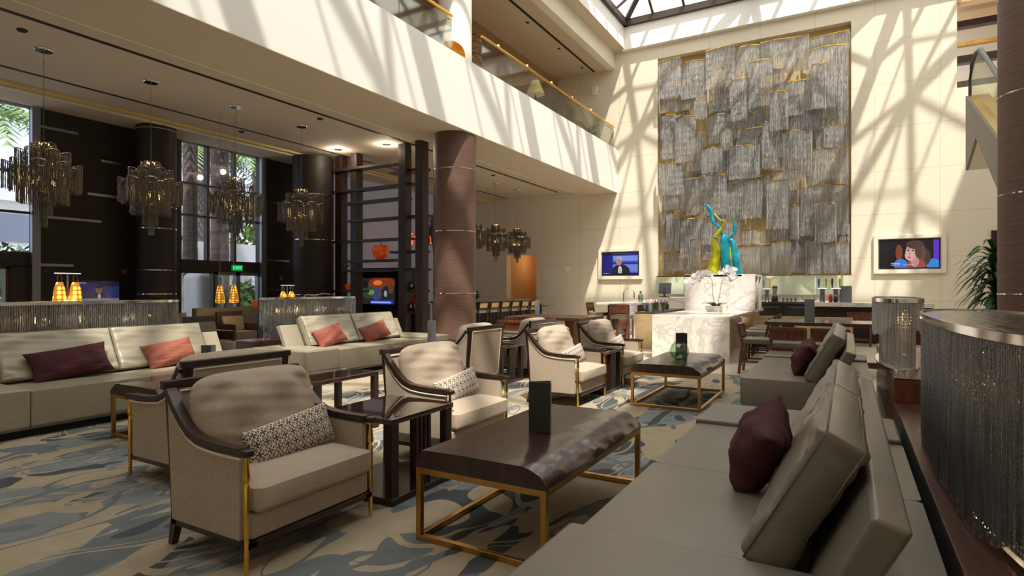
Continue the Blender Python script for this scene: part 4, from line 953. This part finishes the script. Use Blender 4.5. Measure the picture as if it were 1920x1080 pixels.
def tv(label, x, y, z, w_, h_, m, rz=0, niche=True):
    o = thing('television', label, 'television', (x, y, z), rz, 'wall televisions')
    MB().box(-w_/2-.03, w_/2+.03, -.05, -.005, -h_/2-.03, h_/2+.03).build('bezel', 'black', o, bevel=.006)
    uv_quad('screen', w_, h_, m, o).location = (0, -.052, 0)
    if niche:
        f = MB(); a, b_ = w_/2+.2, h_/2+.2; i_, j_ = w_/2+.06, h_/2+.06
        f.box(-a, -i_, -.09, 0, -b_, b_); f.box(i_, a, -.09, 0, -b_, b_); f.box(-i_, i_, -.09, 0, j_, b_); f.box(-i_, i_, -.09, 0, -b_, -j_); f.build('surround', 'cream', o, bevel=.01)
    return o
tv('television left of the artwork showing a grey haired man in suit', -8.45, 24.085, 2.53, 1.56, .92, 'tv_news')
tv('television right of the artwork showing a woman with brown hair', 1.80, 24.085, 2.66, 1.66, .93, 'tv_woman')
tv('dim television on the dark wood wall at far left', -15.995, 7.42, 1.42, .98, .5, 'tv_dark', PI/2, False)
for x, z in ((-10.95, 2.35), (3.55, 2.35), (-15.9, 0)):
    if z: tag(B('wall_switch', 'white', x-.09, x+.09, 24.05, 24.1, z-.1, z+.1), 'small switch plate on the cream back wall %s' % ('left of the left television' if x < 0 else 'right of the right television'), 'switch')
for y in (8.05, 12.8): tag(B('wall_switch', 'alu', -16.0, -15.96, y-.06, y+.06, 1.85 if y < 9 else 1.75, 1.97 if y < 9 else 1.87), 'small grey plate on the dark wood wall %s' % ('beside the dim television' if y < 9 else 'right of the glass doors'), 'switch')

# ================================================================ MARBLE ISLAND AND TOWER
mi = thing('marble_island', 'veined white marble island with waterfall front', 'bar island', (-2.82, 12.25, 0))
MB().box(-.78, .78, 0, .06, 0, .87).build('front_slab', 'marble', mi, bevel=.003); MB().box(-.78, .78, 0, 3.3, .87, .93).build('countertop', 'marble', mi, bevel=.004); MB().box(-.74, .35, .06, 3.3, 0, .87).build('body', 'oak', mi)
mt = thing('marble_shelf_tower', 'tall veined marble block with open side niches on the island', 'shelf block', (-2.86, 15.62, 0))
MB().box(-.86, .55, 0, .06, .0, 1.84).build('front_slab', 'marble', mt, bevel=.003)
f = MB(); f.box(-.86, .86, 0, 1.3, 1.79, 1.85); f.box(.55, .86, 0, .06, .93, 1.79); f.box(-.86, -.8, .06, 1.3, 0, 1.79); f.box(-.8, .86, .62, .68, .93, 1.79); f.box(-.8, .86, 1.24, 1.3, .93, 1.79); f.box(-.8, .9, .06, 1.3, .9, .96); f.box(.1, .14, .06, 1.24, .96, 1.79)
f.build('shelf_frame', 'marble', mt); MB().box(-.78, .8, .07, 1.28, 0, .9).build('body', 'oak', mt)
MB().box(.2, .78, .1, .6, 1.28, 1.31).build('shelf', 'marble', mt); MB().box(.3, .84, .12, .5, .96, 1.12).build('card_machine', 'black', mt, bevel=.01) 
# glass sculpture
gs = thing('glass_sculpture', 'tall twisting blue and olive glass sculpture on the marble tower', 'sculpture', (-2.86, 16.05, 1.855))
MB().tube([(-.22, 0, 0), (-.16, 0, .5), (-.20, 0, .95), (-.06, .0, 1.25), (.05, 0, 1.5), (-.02, 0, 1.72), (.03, 0, 1.0+.72)], [.17, .12, .10, .07, .05, .045, .04], 16).build('olive_stem', 'olive_glass', gs, smooth='auto') if False else None
def horn(pts, rs, nm, m):
    # smooth spline through points
    P_ = [Vector(p) for p in pts]; out = []; ro = []
    for i in range(len(P_)-1):
        p0 = P_[max(i-1, 0)]; p1 = P_[i]; p2 = P_[i+1]; p3 = P_[min(i+2, len(P_)-1)]
        for k in range(6):
            t = k/6; out.append(.5*((2*p1)+(p2-p0)*t+(2*p0-5*p1+4*p2-p3)*t*t+(3*p1-p0-3*p2+p3)*t**3)); ro.append(rs[i]+(rs[i+1]-rs[i])*t)
    out.append(P_[-1]); ro.append(rs[-1]*.4)
    return MB().tube(out, ro, 18, ellipse=.8).build(nm, m, gs, smooth='auto')
horn([(-.23, 0, 0), (-.19, 0, .3), (-.14, 0, .6), (-.20, 0, .85), (-.10, .0, 1.08), (.03, 0, 1.25), (.06, 0, 1.42)], [.2, .17, .14, .11, .075, .055, .035], 'olive_stem', 'olive_glass')
horn([(.02, .02, 1.05), (-.06, .03, 1.22), (-.22, .02, 1.38), (-.27, .02, 1.58), (-.32, .0, 1.74), (-.40, 0, 1.86)], [.04, .055, .05, .05, .06, .045], 'blue_arm', 'teal_glass')
horn([(.05, .0, 1.40), (-.04, .02, 1.42), (-.16, .02, 1.55), (-.2, .02, 1.6)], [.03, .035, .03, .02], 'lime_arm', 'olive_glass')
horn([(.13, .08, 0), (.1, .08, .35), (.06, .08, .7), (.04, .06, .95), (.0, .05, 1.02)], [.21, .19, .16, .12, .08], 'blue_stem', 'teal_glass')
horn([(.38, .08, 0), (.33, .08, .4), (.28, .08, .75), (.20, .06, .9), (.1, .05, .8)], [.15, .13, .09, .06, .05], 'blue_loop', 'teal_glass')
horn([(.06, .05, .78), (.2, .05, .98), (.29, .04, 1.12), (.31, .03, 1.27), (.31, .03, 1.38)], [.07, .05, .04, .05, .045], 'blue_horn', 'teal_glass')
horn([(.24, .0, .05), (.22, .0, .4), (.2, .0, .72)], [.05, .04, .02], 'green_core', 'olive_glass')
# orchid on the island
oc = thing('potted_orchid', 'white orchid in an oval white pot on the island', 'orchid', (-2.76, 14.75, .93))
MB().lathe([(.20, 0), (.23, .08), (.24, .14), (.21, .14), (.2, .1)], n=28, sx=1.1, sy=.6).build('pot', 'pot_white', oc, smooth='auto'); MB().lathe([(.2, .1), (.2, .115)], n=20, sx=1.05, sy=.55).build('moss', 'soil', oc)
lf = MB(); rr = random.Random(2)
for i in range(16):
    az = rr.random()*2*PI; L2 = .28+.16*rr.random(); ax = Vector((math.cos(az), .6*math.sin(az), 0)); sd = Vector((-ax.y, ax.x, 0)).normalized(); pr = []
    for k in range(6): t = k/5; pr.append((ax*(.05+L2*t)+Vector((0, 0, .12+L2*(.75*t-.55*t*t))), .05*math.sin(PI*(.15+.85*t))+.004))
    for k in range(5): (p, a), (q, c_) = pr[k], pr[k+1]; lf.add([p-sd*a, p+sd*a, q+sd*c_, q-sd*c_], [(0, 1, 2, 3)])
lf.build('leaves', 'leaf_light', oc)
def blossoms(b, c_, n, s, seed, r=.035):
    rr = random.Random(seed)
    for i in range(n):
        p = Vector(c_)+Vector((rr.gauss(0, s[0]), rr.gauss(0, s[1]), rr.gauss(0, s[2])))
        nrm = Vector((rr.uniform(-.5, .5), -1, rr.uniform(-.3, .6))).normalized(); u = nrm.cross(Vector((0, 0, 1))).normalized(); v = nrm.cross(u)
        for k in range(5):
            a = 2*PI*k/5; d = u*math.cos(a)+v*math.sin(a); e = u*math.cos(a+1.57)+v*math.sin(a+1.57)
            b.add([p, p+d*r*.6+e*r*.5+nrm*.01, p+d*r*1.3, p+d*r*.6-e*r*.5+nrm*.01], [(0, 1, 2, 3)])
for si, (pts, cl) in enumerate([([(-.03, 0, .12), (-.08, 0, .4), (-.1, 0, .75), (-.2, 0, .92), (-.42, 0, .9), (-.62, 0, .78)], [(-.25, 0, .93), (-.42, 0, .88), (-.56, 0, .8)]), ([(.03, 0, .12), (.07, .02, .4), (.14, .02, .8), (.2, .02, .95), (.32, .02, .9), (.42, 0, .75)], [(.25, 0, .93), (.38, 0, .8), (.3, .02, 1.02)])]):
    s_ = MB().tube(pts, .006, 5).build('flower_stem', 'leaf', oc); fb = MB()
    for i, c_ in enumerate(cl): blossoms(fb, c_, 14, (.075, .03, .035), si*5+i, .05)
    fb.build('blossoms', 'petal', s_)

# ================================================================ BAR COUNTERS BEHIND THE ISLAND
lb = thing('bar_counter', 'white marble bar counter end below the left television', 'bar counter', (-6.0, 16.7, 0))
MB().box(-.62, .62, 0, 5.6, 1.0, 1.06).build('countertop', 'marble', lb, bevel=.004); MB().box(.42, .62, 0, .12, 0, 1.0).build('end_slab', 'marble', lb); MB().box(-.35, .42, .25, 5.6, 0, 1.0).build('body', 'wood_panel', lb)
sh = thing('sink_station', 'low oak fronted sink station between bar counter and marble island', 'bar station', (-4.3, 14.2, 0))
MB().box(-.3, .2, 0, 3.2, 0, .86).build('cabinet', 'oak', sh, bevel=.004); MB().box(-.3, .2, 0, 3.2, .86, .90).build('worktop', 'steel', sh)
wb_ = tag(B('bar_cabinet', 'marble', -5.3, -4.5, 18.6, 19.6, 0, 1.2), 'white marble faced bar cabinet under the register terminal', 'cabinet')
bb = thing('back_bar', 'long back bar with marble top and dark refrigerator fronts', 'back bar', (-3.4, 22.6, 0))
MB().box(-3.2, 3.4, 0, 1.4, .98, 1.04).build('countertop', 'marble', bb); MB().box(-3.2, 3.4, .06, 1.35, 0, .98).build('body', 'black_matte', bb)
fc = thing('bar_refrigerator', 'black two door bar refrigerator with dark top, right of the tower', 'refrigerator', (-1.7, 19.6, 0))
MB().box(-.75, .78, 0, .9, .1, 1.02).build('body', 'black', fc, bevel=.006); MB().box(-.7, .73, .05, .88, 0, .1).build('plinth', 'black_matte', fc); MB().box(-.82, .86, -.05, .95, 1.02, 1.08).build('top', 'menu_cover', fc, bevel=.004)
for s in (-1, 1): 
    d_ = MB().box(s*.38-.36, s*.38+.34, -.03, 0, .18, .98).build('door', 'black', fc, bevel=.004); MB().box(s*.38-.25, s*.38+.25, -.055, -.03, .9, .92).build('handle', 'steel', d_)
rb2 = thing('bar_counter', 'white marble bar counter in front of the right end of the back bar', 'bar counter', (.0, 18.2, 0))
MB().box(-.92, 1.9, 0, .75, .99, 1.1).build('countertop', 'marble', rb2, bevel=.004); MB().box(-.8, 1.9, .3, .7, 0, .99).build('body', 'wood_panel', rb2)
ob = tag(B('bar_partition', 'oak', -2.0, .1, 15.9, 16.0, 0, .80), 'light oak low partition behind the right high table', 'partition')
# things on the bar
pos = thing('register_terminal', 'dark touch screen register terminal on a stand', 'register', (-5.15, 18.9, 1.2))
MB().box(-.2, .2, -.03, .03, .12, .48).xf(Matrix.Rotation(-.25, 4, 'X')).build('screen', 'plastic_dark', pos, bevel=.02); MB().box(-.03, .03, 0, .06, 0, .3).build('stand', 'plastic_dark', pos); MB().box(-.14, .14, -.1, .12, 0, .03).build('foot', 'plastic_dark', pos)
fau = thing('bar_faucet', 'tall arched chrome faucet on the left bar counter', 'faucet', (-5.95, 17.6, 1.06)); MB().tube([(-.12, 0, 0), (-.12, 0, .25)]+[(-.12+.17*(1-math.cos(a)), 0, .25+.17*math.sin(a)) for a in [PI*k/10 for k in range(1, 11)]]+[(.22, 0, .12)], .018, 10).build('spout', 'chrome', fau, smooth='auto')
def bottle(label, loc, m, h=.3, r=.045, cap='black', group='bottles and containers on the bar', name='bottle', cat='bottle'):
    o = thing(name, label, cat, loc, 0, group); MB().lathe([(r*.9, 0), (r, .02), (r, h*.6), (r*.4, h*.78), (r*.36, h*.93)], n=16).build('body', m, o, smooth='auto'); MB().lathe([(r*.45, h*.9), (r*.45, h)], n=12).build('cap', cap, o); return o
bottle('clear shaker bottle with black top beside the arched faucet', (-5.62, 17.9, 1.06), 'clear_thin', .34, .08)
bottle('red capped white and red bottle by the grey board', (-.42, 18.5, 1.1), 'plastic_red', .26, .05, 'white')
bottle('black squat bottle beside the red capped bottle', (-.30, 18.42, 1.1), 'black', .2, .05, 'white')
bottle('dark bottle on the island sink station', (-4.45, 16.6, .9), 'black', .22, .05)
tag(MB().box(-.15, .15, -.02, .02, 0, .46).build('cutting_board', 'menu_grey', bevel=.02), 'grey upright cutting board on the marble counter', 'board').location = (-.06, 18.62, 1.1)
gb = thing('glass_bin', 'clear glass bin of bar garnishes with red straws on the sink station', 'bin', (-4.38, 14.7, .9)); MB().lathe([(.13, 0), (.2, .22), (.19, .22), (.12, .015)], n=20).build('bowl', 'clear_thin', gb, smooth='auto')
for k in range(7): MB().tube([(.03*math.cos(k), .03*math.sin(k), .05), (.12*math.cos(k*2), .1*math.sin(k*2), .33)], .006, 5).build('straw', 'plastic_red' if k % 2 else 'white', gb)
gb2 = thing('glass_bin', 'second clear bin with red and white straws beside the island', 'bin', (-4.3, 15.3, .9)); MB().lathe([(.13, 0), (.2, .22), (.19, .22), (.12, .015)], n=20).build('bowl', 'clear_thin', gb2, smooth='auto')
for k in range(6): MB().tube([(0, 0, .05), (.16*math.cos(k*1.3), .12*math.sin(k*1.3), .3)], .007, 5).build('straw', 'plastic_red' if k % 2 else 'black', gb2)
def tap(label, x, m, y=18.55, z=1.1):
    o = thing('beer_tap', label, 'beer tap', (x, y, z), 0, 'beer taps on the bar'); MB().lathe([(.075, 0), (.06, .03), (.06, .36), (.065, .38)], n=18).build('tower', 'steel', o, smooth='auto')
    MB().tube([(-.12, 0, .38), (.12, 0, .38)], .03, 12).build('cross_bar', 'chrome', o)
    for s in (-.09, .09): MB().lathe([(.012, .4), (.018, .46), (.03, .58), (.022, .66), (.0, .67)], (s, 0, 0), 12).build('tap_handle', m if s < 0 else 'tap_yellow', o, smooth='auto')
tap('beer tap with blue and yellow handles', -.62, 'tap_blue'); tap('beer tap with dark handle right of the blue one', -.29, 'plastic_dark')
tap('chrome beer tap beside the blender', -2.2, 'chrome', 19.9, 1.08)
bl = thing('blender', 'black based blender with clear jug on the refrigerator top', 'blender', (-1.98, 19.95, 1.08)); MB().lathe([(.1, 0), (.1, .04), (.075, .16), (.06, .18)], n=16).build('motor_base', 'black', bl, smooth='auto'); MB().lathe([(.05, .18), (.085, .42), (.08, .42), (.045, .19)], n=16).build('jug', 'drink_glass', bl, smooth='auto'); MB().lathe([(.085, .42), (.07, .46), (.05, .49)], n=16).build('lid', 'black', bl)
gl0 = tag(MB().lathe([(.03, 0), (.035, .01), (.04, .13), (.036, .13), (.03, .02)], n=12).build('drinking_glass', 'drink_glass', smooth='auto'), 'upturned clear glass in the row before the green backsplash', 'glass', 'clear glasses on the back bar'); gl0.location = (-6.3, 23.5, 1.04)
k = 0
for i in range(34):
    for j in range(2):
        if i == 0 and j == 0: continue
        c_ = gl0.copy(); C.objects.link(c_); c_.location = (-6.3+i*.185, 23.5+.2*j, 1.04)
gm = gl0.copy(); C.objects.link(gm); gm.location = (-1.75, 20.0, 1.08); gm['label'] = 'clear glass standing right of the blender'; gm['group'] = 'glasses by the blender'
for i, x in enumerate((-1.62, -1.52, -1.4)): q = gm.copy(); C.objects.link(q); q.location = (x, 19.9+.12*(i % 2), 1.08)
for o_ in list(C.objects):
    if o_.get('group') == 'glasses by the blender': o_['label'] = 'clear glass in the small cluster right of the blender'

# ================================================================ HIGH TABLES AND WOOD CHAIRS
def high_chair(seat_h=.62, top=.93, m='wood_red', pad='leather'):
    """faces +y locally"""
    o = thing('counter_chair', '-', 'chair', (0, 0, 0)); w_ = .25
    for s in (-1, 1):
        MB().hexa([(s*w_-.02, .2, 0), (s*w_+.02, .2, 0), (s*w_+.02, .24, 0), (s*w_-.02, .24, 0), (s*w_-.02, .18, seat_h-.06), (s*w_+.02, .18, seat_h-.06), (s*w_+.02, .22, seat_h-.06), (s*w_-.02, .22, seat_h-.06)]).build('leg', m, o)
        MB().bar((s*w_, -.28, 0), (s*w_, -.22, seat_h-.04), .04, .045, (0, 1, 0)).build('leg', m, o)
        MB().bar((s*w_, -.22, seat_h-.05), (s*w_, -.29, top), .045, .04, (0, 1, 0)).build('back_post', m, o)
        MB().bar((s*w_, -.24, .22), (s*w_, .21, .22), .022, .03).build('stretcher', m, o)
    MB().bar((-w_, .21, .16), (w_, .21, .16), .022, .03).build('foot_rail', m, o); MB().bar((-w_, -.25, .16), (w_, -.25, .16), .022, .03).build('stretcher', m, o)
    MB().box(-.26, .26, -.24, .25, seat_h-.05, seat_h+.04).build('seat_pad', pad, o, bevel=.02, seg=3)
    b = MB().bar((-w_, -.285, top-.02), (w_, -.285, top-.02), .045, .05); b.bar((-w_, -.25, seat_h+.1), (w_, -.25, seat_h+.1), .04, .04); b.build('back_rail', m, o)
    MB().hexa([(-w_, -.262, seat_h+.1), (w_, -.262, seat_h+.1), (w_, -.242, seat_h+.1), (-w_, -.242, seat_h+.1), (-w_, -.30, top-.02), (w_, -.30, top-.02), (w_, -.28, top-.02), (-w_, -.28, top-.02)]).build('back_panel', m, o)
    return o
HC = high_chair(.58, .87); HC.location = (-.83, 10.55, 0); HC['label'] = 'red brown chair with its back to us, left one before the right high table'; HC['group'] = 'red brown wooden chairs'
again(HC, (-.24, 10.55, 0), 0, 'red brown chair with its back to us, right one, half behind the maroon cushion')
again(HC, (-1.38, 11.15, 0), -PI/2, 'red brown chair seen side on at the left end of the right high table')
again(HC, (.25, 17.75, 0), 0, 'red brown chair at the far marble counter below the grey board')
again(HC, (-4.25, 11.5, 0), PI/2, 'red brown chair at the right end of the left high table')
again(HC, (-5.75, 10.22, 0), 0, 'red brown chair tucked under the left high table, back to us')
again(HC, (-5.55, 15.95, 0), 0, 'tall backed dark chair at the white bar counter end, nearer one').scale = (1, 1, 1.2)
again(HC, (-6.75, 17.2, 0), -PI/2, 'tall backed dark chair at the left side of the white bar counter').scale = (1, 1, 1.2)
SC = high_chair(.6, .9, 'wood_dark_v'); SC.location = (-1.62, 12.75, 0); SC.rotation_euler = (0, 0, PI/2); SC['label'] = 'dark counter stool at the right side of the marble island, nearer one'; SC['group'] = 'dark island stools'
again(SC, (-1.62, 13.65, 0), PI/2, 'dark counter stool at the right side of the marble island, middle one')
again(SC, (-1.62, 14.5, 0), PI/2, 'dark counter stool at the right side of the marble island, farthest one')
def high_table(label, x0, x1, y0, y1, h=.9):
    o = thing('high_table', label, 'table', ((x0+x1)/2, (y0+y1)/2, 0)); a, b_ = (x1-x0)/2, (y1-y0)/2
    MB().box(-a, a, -b_, b_, h-.06, h).build('tabletop', 'wood_console', o, bevel=.006); MB().box(-a+.25, -a+.45, -b_+.3, b_-.3, 0, h-.06).build('pedestal', 'wood_red', o); MB().box(a-.45, a-.25, -b_+.3, b_-.3, 0, h-.06).build('pedestal', 'wood_red', o)
    MB().box(-a+.3, a-.3, -.04, .04, .1, .2).build('stretcher', 'wood_red', o); return o
high_table('long wooden high table at right beyond the sofas', -1.3, 1.3, 11.4, 12.5)
high_table('wooden high table left of the marble island', -6.35, -4.62, 10.75, 12.1)
menu('grey upright menu on the right high table', (-.68, 11.8, .9), .1, .16, .4, 'menu_grey'); menu('grey upright menu on the left high table', (-6.05, 11.6, .9), .1, .1, .33, 'menu_grey')

# far bar on the left behind the column
fb = thing('bar_counter', 'far speckled stone bar with a row of beige stools', 'bar counter', (-11.7, 18.6, 0)); MB().box(-.4, .4, -3, 2.7, 1.0, 1.06).build('countertop', 'granite', fb); MB().box(-.35, .1, -2.9, 2.6, 0, 1.0).build('body', 'wood_panel', fb)
BS = high_chair(.72, 1.04, 'wood_dark_v', 'leather_light'); BS.location = (-10.75, 16.4, 0); BS.rotation_euler = (0, 0, PI/2); BS['label'] = 'beige backed bar stool in the far row at the stone bar'; BS['group'] = 'beige backed bar stools at the far stone bar'
for ch_ in BS.children:
    if ch_.name.startswith('back_panel'): ch_.data.materials.clear(); ch_.data.materials.append(M['corridor'])
for i in range(1, 6): again(BS, (-10.75, 16.4+i*.72, 0), PI/2)
lt = thing('low_table', 'small table with two beige chairs by the doorway', 'table', (-11.6, 22.6, 0)); MB().box(-.6, .6, -.35, .35, .72, .77).build('tabletop', 'granite', lt); MB().box(-.1, .1, -.1, .1, 0, .72).build('leg', 'wood_dark_v', lt)
BC = high_chair(.45, .85, 'wood_dark_v', 'leather_light'); BC.location = (-11.9, 21.95, 0); BC['label'] = 'beige dining chair in front of the doorway, left one'; BC['group'] = 'beige dining chairs by the doorway'
for ch_ in BC.children:
    if ch_.name.startswith('back_panel'): ch_.data.materials.clear(); ch_.data.materials.append(M['corridor'])
again(BC, (-11.3, 21.95, 0), 0, 'beige dining chair in front of the doorway, right one')
tag(MB().lathe([(.03, 0), (.14, .08), (.17, .2), (.12, .33), (.03, .38)], n=20).build('dark_urn', 'black', smooth='auto'), 'dark rounded urn on the far stone bar beside the column', 'urn').location = (-11.75, 17.8, 1.06)

# tall plant at the right
tp = thing('potted_palm', 'tall leafy palm plant just left of the right hand column', 'plant', (2.5, 14.7, 0)); MB().lathe([(.25, 0), (.33, .5), (.3, .5)], n=24).build('pot', 'black', tp, smooth='auto')
MB().tube([(0, 0, .45), (.05, 0, 1.4), (.0, .05, 2.1)], .03, 8).build('stem', 'palm_trunk', tp); strap_plant(tp, 230, .8, .075, 9, spread=1.5, z0=.7, droop=1.0)

# ================================================================ OPEN SHELVING DIVIDER
dv = thing('open_shelving', 'tall open dark wood shelving divider reaching the ceiling', 'shelving', (-12.2, 13.4, 0))
def dx(x): return x+12.2
for x, y in ((-10.45, -.28), (-11.15, -.18), (-13.25, .02), (-13.95, .06)):
    MB().box(dx(x)-.13, dx(x)+.13, y-.14, y+.14, 0, 5.66).build('post', 'wood_dark_v', dv, bevel=.005)
from_px = [(-14.21, -11.14, 5.18), (-11.75, -10.44, 4.9), (-14.19, -10.91, 4.51), (-13.67, -11.12, 4.12), (-13.44, -10.36, 3.56), (-14.07, -11.0, 2.94), (-11.71, -10.46, 2.55), (-13.44, -11.45, 2.32), (-13.67, -10.42, 2.03), (-14.19, -12.82, 1.4), (-11.39, -10.48, 1.42), (-11.43, -10.75, 0.8)]
for x0, x1, z in from_px: MB().box(dx(x0), dx(x1), -.2, .12, z-.035, z+.035).build('shelf', 'wood_dark_v', dv)
mc_ = thing('media_cabinet', 'black media wall behind the shelving with a food picture on screen', 'cabinet', (-13.1, 14.35, 0)); MB().box(-.9, 1.05, 0, .5, 0, 2.15).build('body', 'black_matte', mc_)
tv('television behind the shelving showing colourful dishes', -13.15, 14.33, 1.40, 1.4, .84, 'tv_food', 0, False)
def apple(label, loc, r, m, stem=True):
    o = thing('glass_apple', label, 'ornament', loc, 0, 'glass ornaments on the open shelving')
    MB().lathe([(r*.35, 0), (r*.75, r*.35), (r, r*1.0), (r*.95, r*1.35), (r*.6, r*1.65), (r*.15, r*1.55), (.0, r*1.4)], n=28).build('body', m, o, smooth='auto')
    if stem: MB().tube([(0, 0, r*1.45), (r*.08, 0, r*2.1)], r*.05, 6).build('stem', 'black', o)
for lab, x, z, r, m, s_ in [('orange glass apple on the middle shelf of the divider', -12.21, 2.355, 0.262, 'amber_glass', True), ('smoky clear glass apple on the right shelf of the divider', -11.0, 1.455, 0.137, 'clear_thin', False), ('green glass apple below the smoky clear one', -11.02, 0.835, 0.15, 'green_thin', False), ('brown orange glass bowl at the lower left of the divider', -13.51, 1.435, 0.125, 'amber_glass', False)]: apple(lab, (x, 13.36, z), r, m, s_)
tag(MB().box(-.2, .2, -.12, .12, 0, .3).build('glass_block', 'red_glass', bevel=.05, seg=4), 'glowing red orange glass block low on the shelving', 'ornament').location = (-11.05, 13.75, 1.02)
tag(B('display_stand', 'wood_dark_v', -11.3, -10.8, 13.55, 13.95, 0, 1.02), 'dark stand under the red glass block', 'stand')
cs_ = MB(); rr = random.Random(8)
for i in range(26):
    v = Vector((rr.gauss(0, 1), rr.gauss(0, 1), rr.gauss(0, 1))).normalized()*.17*rr.random()**.4; cs_.lathe([(.0, -.022), (.022, 0), (.0, .022)], (v.x, v.y, v.z+.2), 6)
tag(cs_.build('crystal_cluster', 'chrome'), 'spiky crystal ball ornament at the left of the shelving', 'ornament').location = (-13.62, 13.36, 2.0669999999999997)
# hanging neon word
nn = thing('neon_sign', 'glowing orange letters hung on wires behind the shelving', 'sign', (-14.15, 17.9, 3.40), .0)
for ch_, px_o in (('c', -1.0), ('i', -.62), ('t', -.36), ('r', -.02), ('u', .37), ('s', .82)):
    t_ = text_mesh('letter', ch_, .72, 'neon', nn, .05); t_.rotation_euler = (PI/2, 0, 0); t_.location = (px_o, 0, 0)
for x in (-.9, .3, .8): MB().tube([(x, .04, .2), (x, .04, 2.25)], .006, 5).build('wire', 'steel', nn)
MB().tube([(-1.1, .05, .2), (1.0, .05, .2)], .012, 5).build('rail', 'steel', nn)

# ================================================================ AMBER PENDANTS AND FAR LEFT SEATING
def pendant(label, x, y, z0, z1, top, m='amber_weave', r=.15):
    r = .078 if x > -10 else .11
    o = thing('woven_pendant', label, 'pendant lamp', (x, y, z0), 0, 'amber woven pendant lamps'); h = z1-z0
    MB().lathe([(r*.9, 0), (r, .04), (r*.8, h*.5), (r*.45, h), (r*.4, h)], n=22).build('shade', m, o, smooth='auto')
    MB().tube([(-.03, 0, h-.01), (-.05, 0, h+.12), (0, 0, h+.2), (.05, 0, h+.12), (.03, 0, h-.01)], .01, 6).build('loop', 'steel', o); MB().tube([(0, 0, h+.2), (0, 0, top-z0)], .005, 5).build('cord', 'steel', o); point('pendant_light', (x, y, z0-.05), 4, (1, .7, .35))
for lab, x, y, z0, z1 in [('left amber pendant in front of the glass doors', -13.0, 8.68, 1.14, 1.56), ('right amber pendant in front of the glass doors', -13.0, 9.05, 1.14, 1.57)]: pendant(lab, x, y, z0, z1, 5.68 if x > -14.7 else 5.6)
def lantern(label, x, y, z):
    o = thing('lantern_lamp', label, 'lamp', (x, y, 0), 0, 'double amber lantern lamps')
    MB().lathe([(.13, 0), (.13, .02), (.012, .03), (.012, z)], n=20).build('pole', 'steel', o); MB().tube([(0, -.16, z), (0, .16, z)], .01, 8).build('cross_bar', 'chrome', o)
    for s in (-.095, .095):
        MB().lathe([(.078, z-.42), (.082, z-.38), (.062, z-.2), (.035, z-.12), (.03, z-.12)], (0, s, 0), 22).build('shade', 'amber_weave', o, smooth='auto')
        MB().tube([(0, s-.02, z-.13), (0, s-.028, z-.05), (0, s, z), (0, s+.028, z-.05), (0, s+.02, z-.13)], .006, 6).build('loop', 'steel', o)
    point('lantern_light', (x+.1, y, z-.4), 2, (1, .7, .35)); return o
lantern('double amber lantern lamp behind the left edge chain lamp', -9.4, 4.0, 1.70)
lantern('double amber lantern lamp mostly hidden by the dark column', -9.34, 7.63, 1.55)
def lounge_chair(m='leather', fr='wood_dark_v'):
    o = thing('lounge_chair', '-', 'chair', (0, 0, 0))   # faces +x
    MB().box(-.3, .35, -.3, .3, .2, .44).build('seat', m, o, bevel=.03, seg=3); MB().prism([(-.3, .2), (-.42, .9), (-.32, .92), (-.2, .2)], 'y', -.34, .34).build('backrest', fr, o, bevel=.01); MB().prism([(-.2, .44), (-.29, .8), (-.2, .8), (-.1, .44)], 'y', -.28, .28).build('back_pad', m, o, bevel=.02)
    for s in (-1, 1):
        MB().box(-.3, .35, s*.33-.03, s*.33+.03, .2, .62).build('arm', fr, o, bevel=.008)
        for x in (-.28, .32): MB().box(x-.025, x+.025, s*.31-.025, s*.31+.025, 0, .2).build('leg', fr, o)
    return o
LC = lounge_chair('corridor_pad'); 
spots = [(-11.3, 7.3, 0, 'dim lounge chair behind the left sofa, nearest of the dark seating group'), (-11.1, 8.9, 0, 'dim lounge chair in the dark seating group, second from the sofa gap'), (-13.3, 7.9, 0, 'dim lounge chair close to the dark column left of the doors'),
         (-13.2, 9.3, 0, 'dim lounge chair in front of the glass doors'), (-12.6, 10.8, 0, 'dim lounge chair farthest right in the dark group'), (-10.3, 10.4, PI/2, 'dim lounge chair beside the brown cube table')]
for i, (x, y, rz, lab) in enumerate(spots):
    if i == 0: LC.location = (x, y, 0); LC['label'] = lab; LC['group'] = 'dim lounge chairs at far left'
    else: again(LC, (x, y, 0), rz, lab)
q = tag(B('cube_stool', 'leather', -10.6, -10.22, 7.15, 7.53, 0, .45, bevel=.02), 'beige cube stool left of the red brown cube table', 'stool')
q = tag(B('cube_table', 'wood_red', -10.19, -9.88, 7.4, 7.75, 0, .5, bevel=.006), 'red brown cube table between two beige cube stools in the sofa gap', 'table')
q = tag(B('cube_stool', 'leather', -9.85, -9.5, 7.55, 7.92, 0, .45, bevel=.02), 'beige cube stool right of the red brown cube table', 'stool')
bo = thing('booth_partition', 'low grey booth partition before the glass doors', 'partition', (-13.9, 9.8, 0)); MB().box(-.1, .1, -1.2, 1.0, 0, 1.0).build('panel', 'corridor_pad', bo, bevel=.01)
bo = thing('booth_partition', 'dark booth partition under the white orchid branch', 'partition', (-13.6, 12.2, 0)); MB().box(-.5, .4, -.9, 1.0, 0, 1.2).build('panel', 'wood_panel', bo, bevel=.01)
orb = tag(MB().tube([(0, 0, 0), (.02, .2, .1), (0, .5, .06), (0, .8, .14), (0, 1.1, .1)], .012, 5).build('driftwood_branch', 'petal'), 'white bare branch lying on the dark booth partition', 'branch'); orb.location = (-13.5, 11.5, 1.21)
tag(MB().lathe([(.06, 0), (.09, .12), (.06, .16)], n=16).build('candle_holder', 'amber_glass'), 'small orange candle holder on the grey booth partition', 'candle holder').location = (-13.9, 10.3, 1.0)
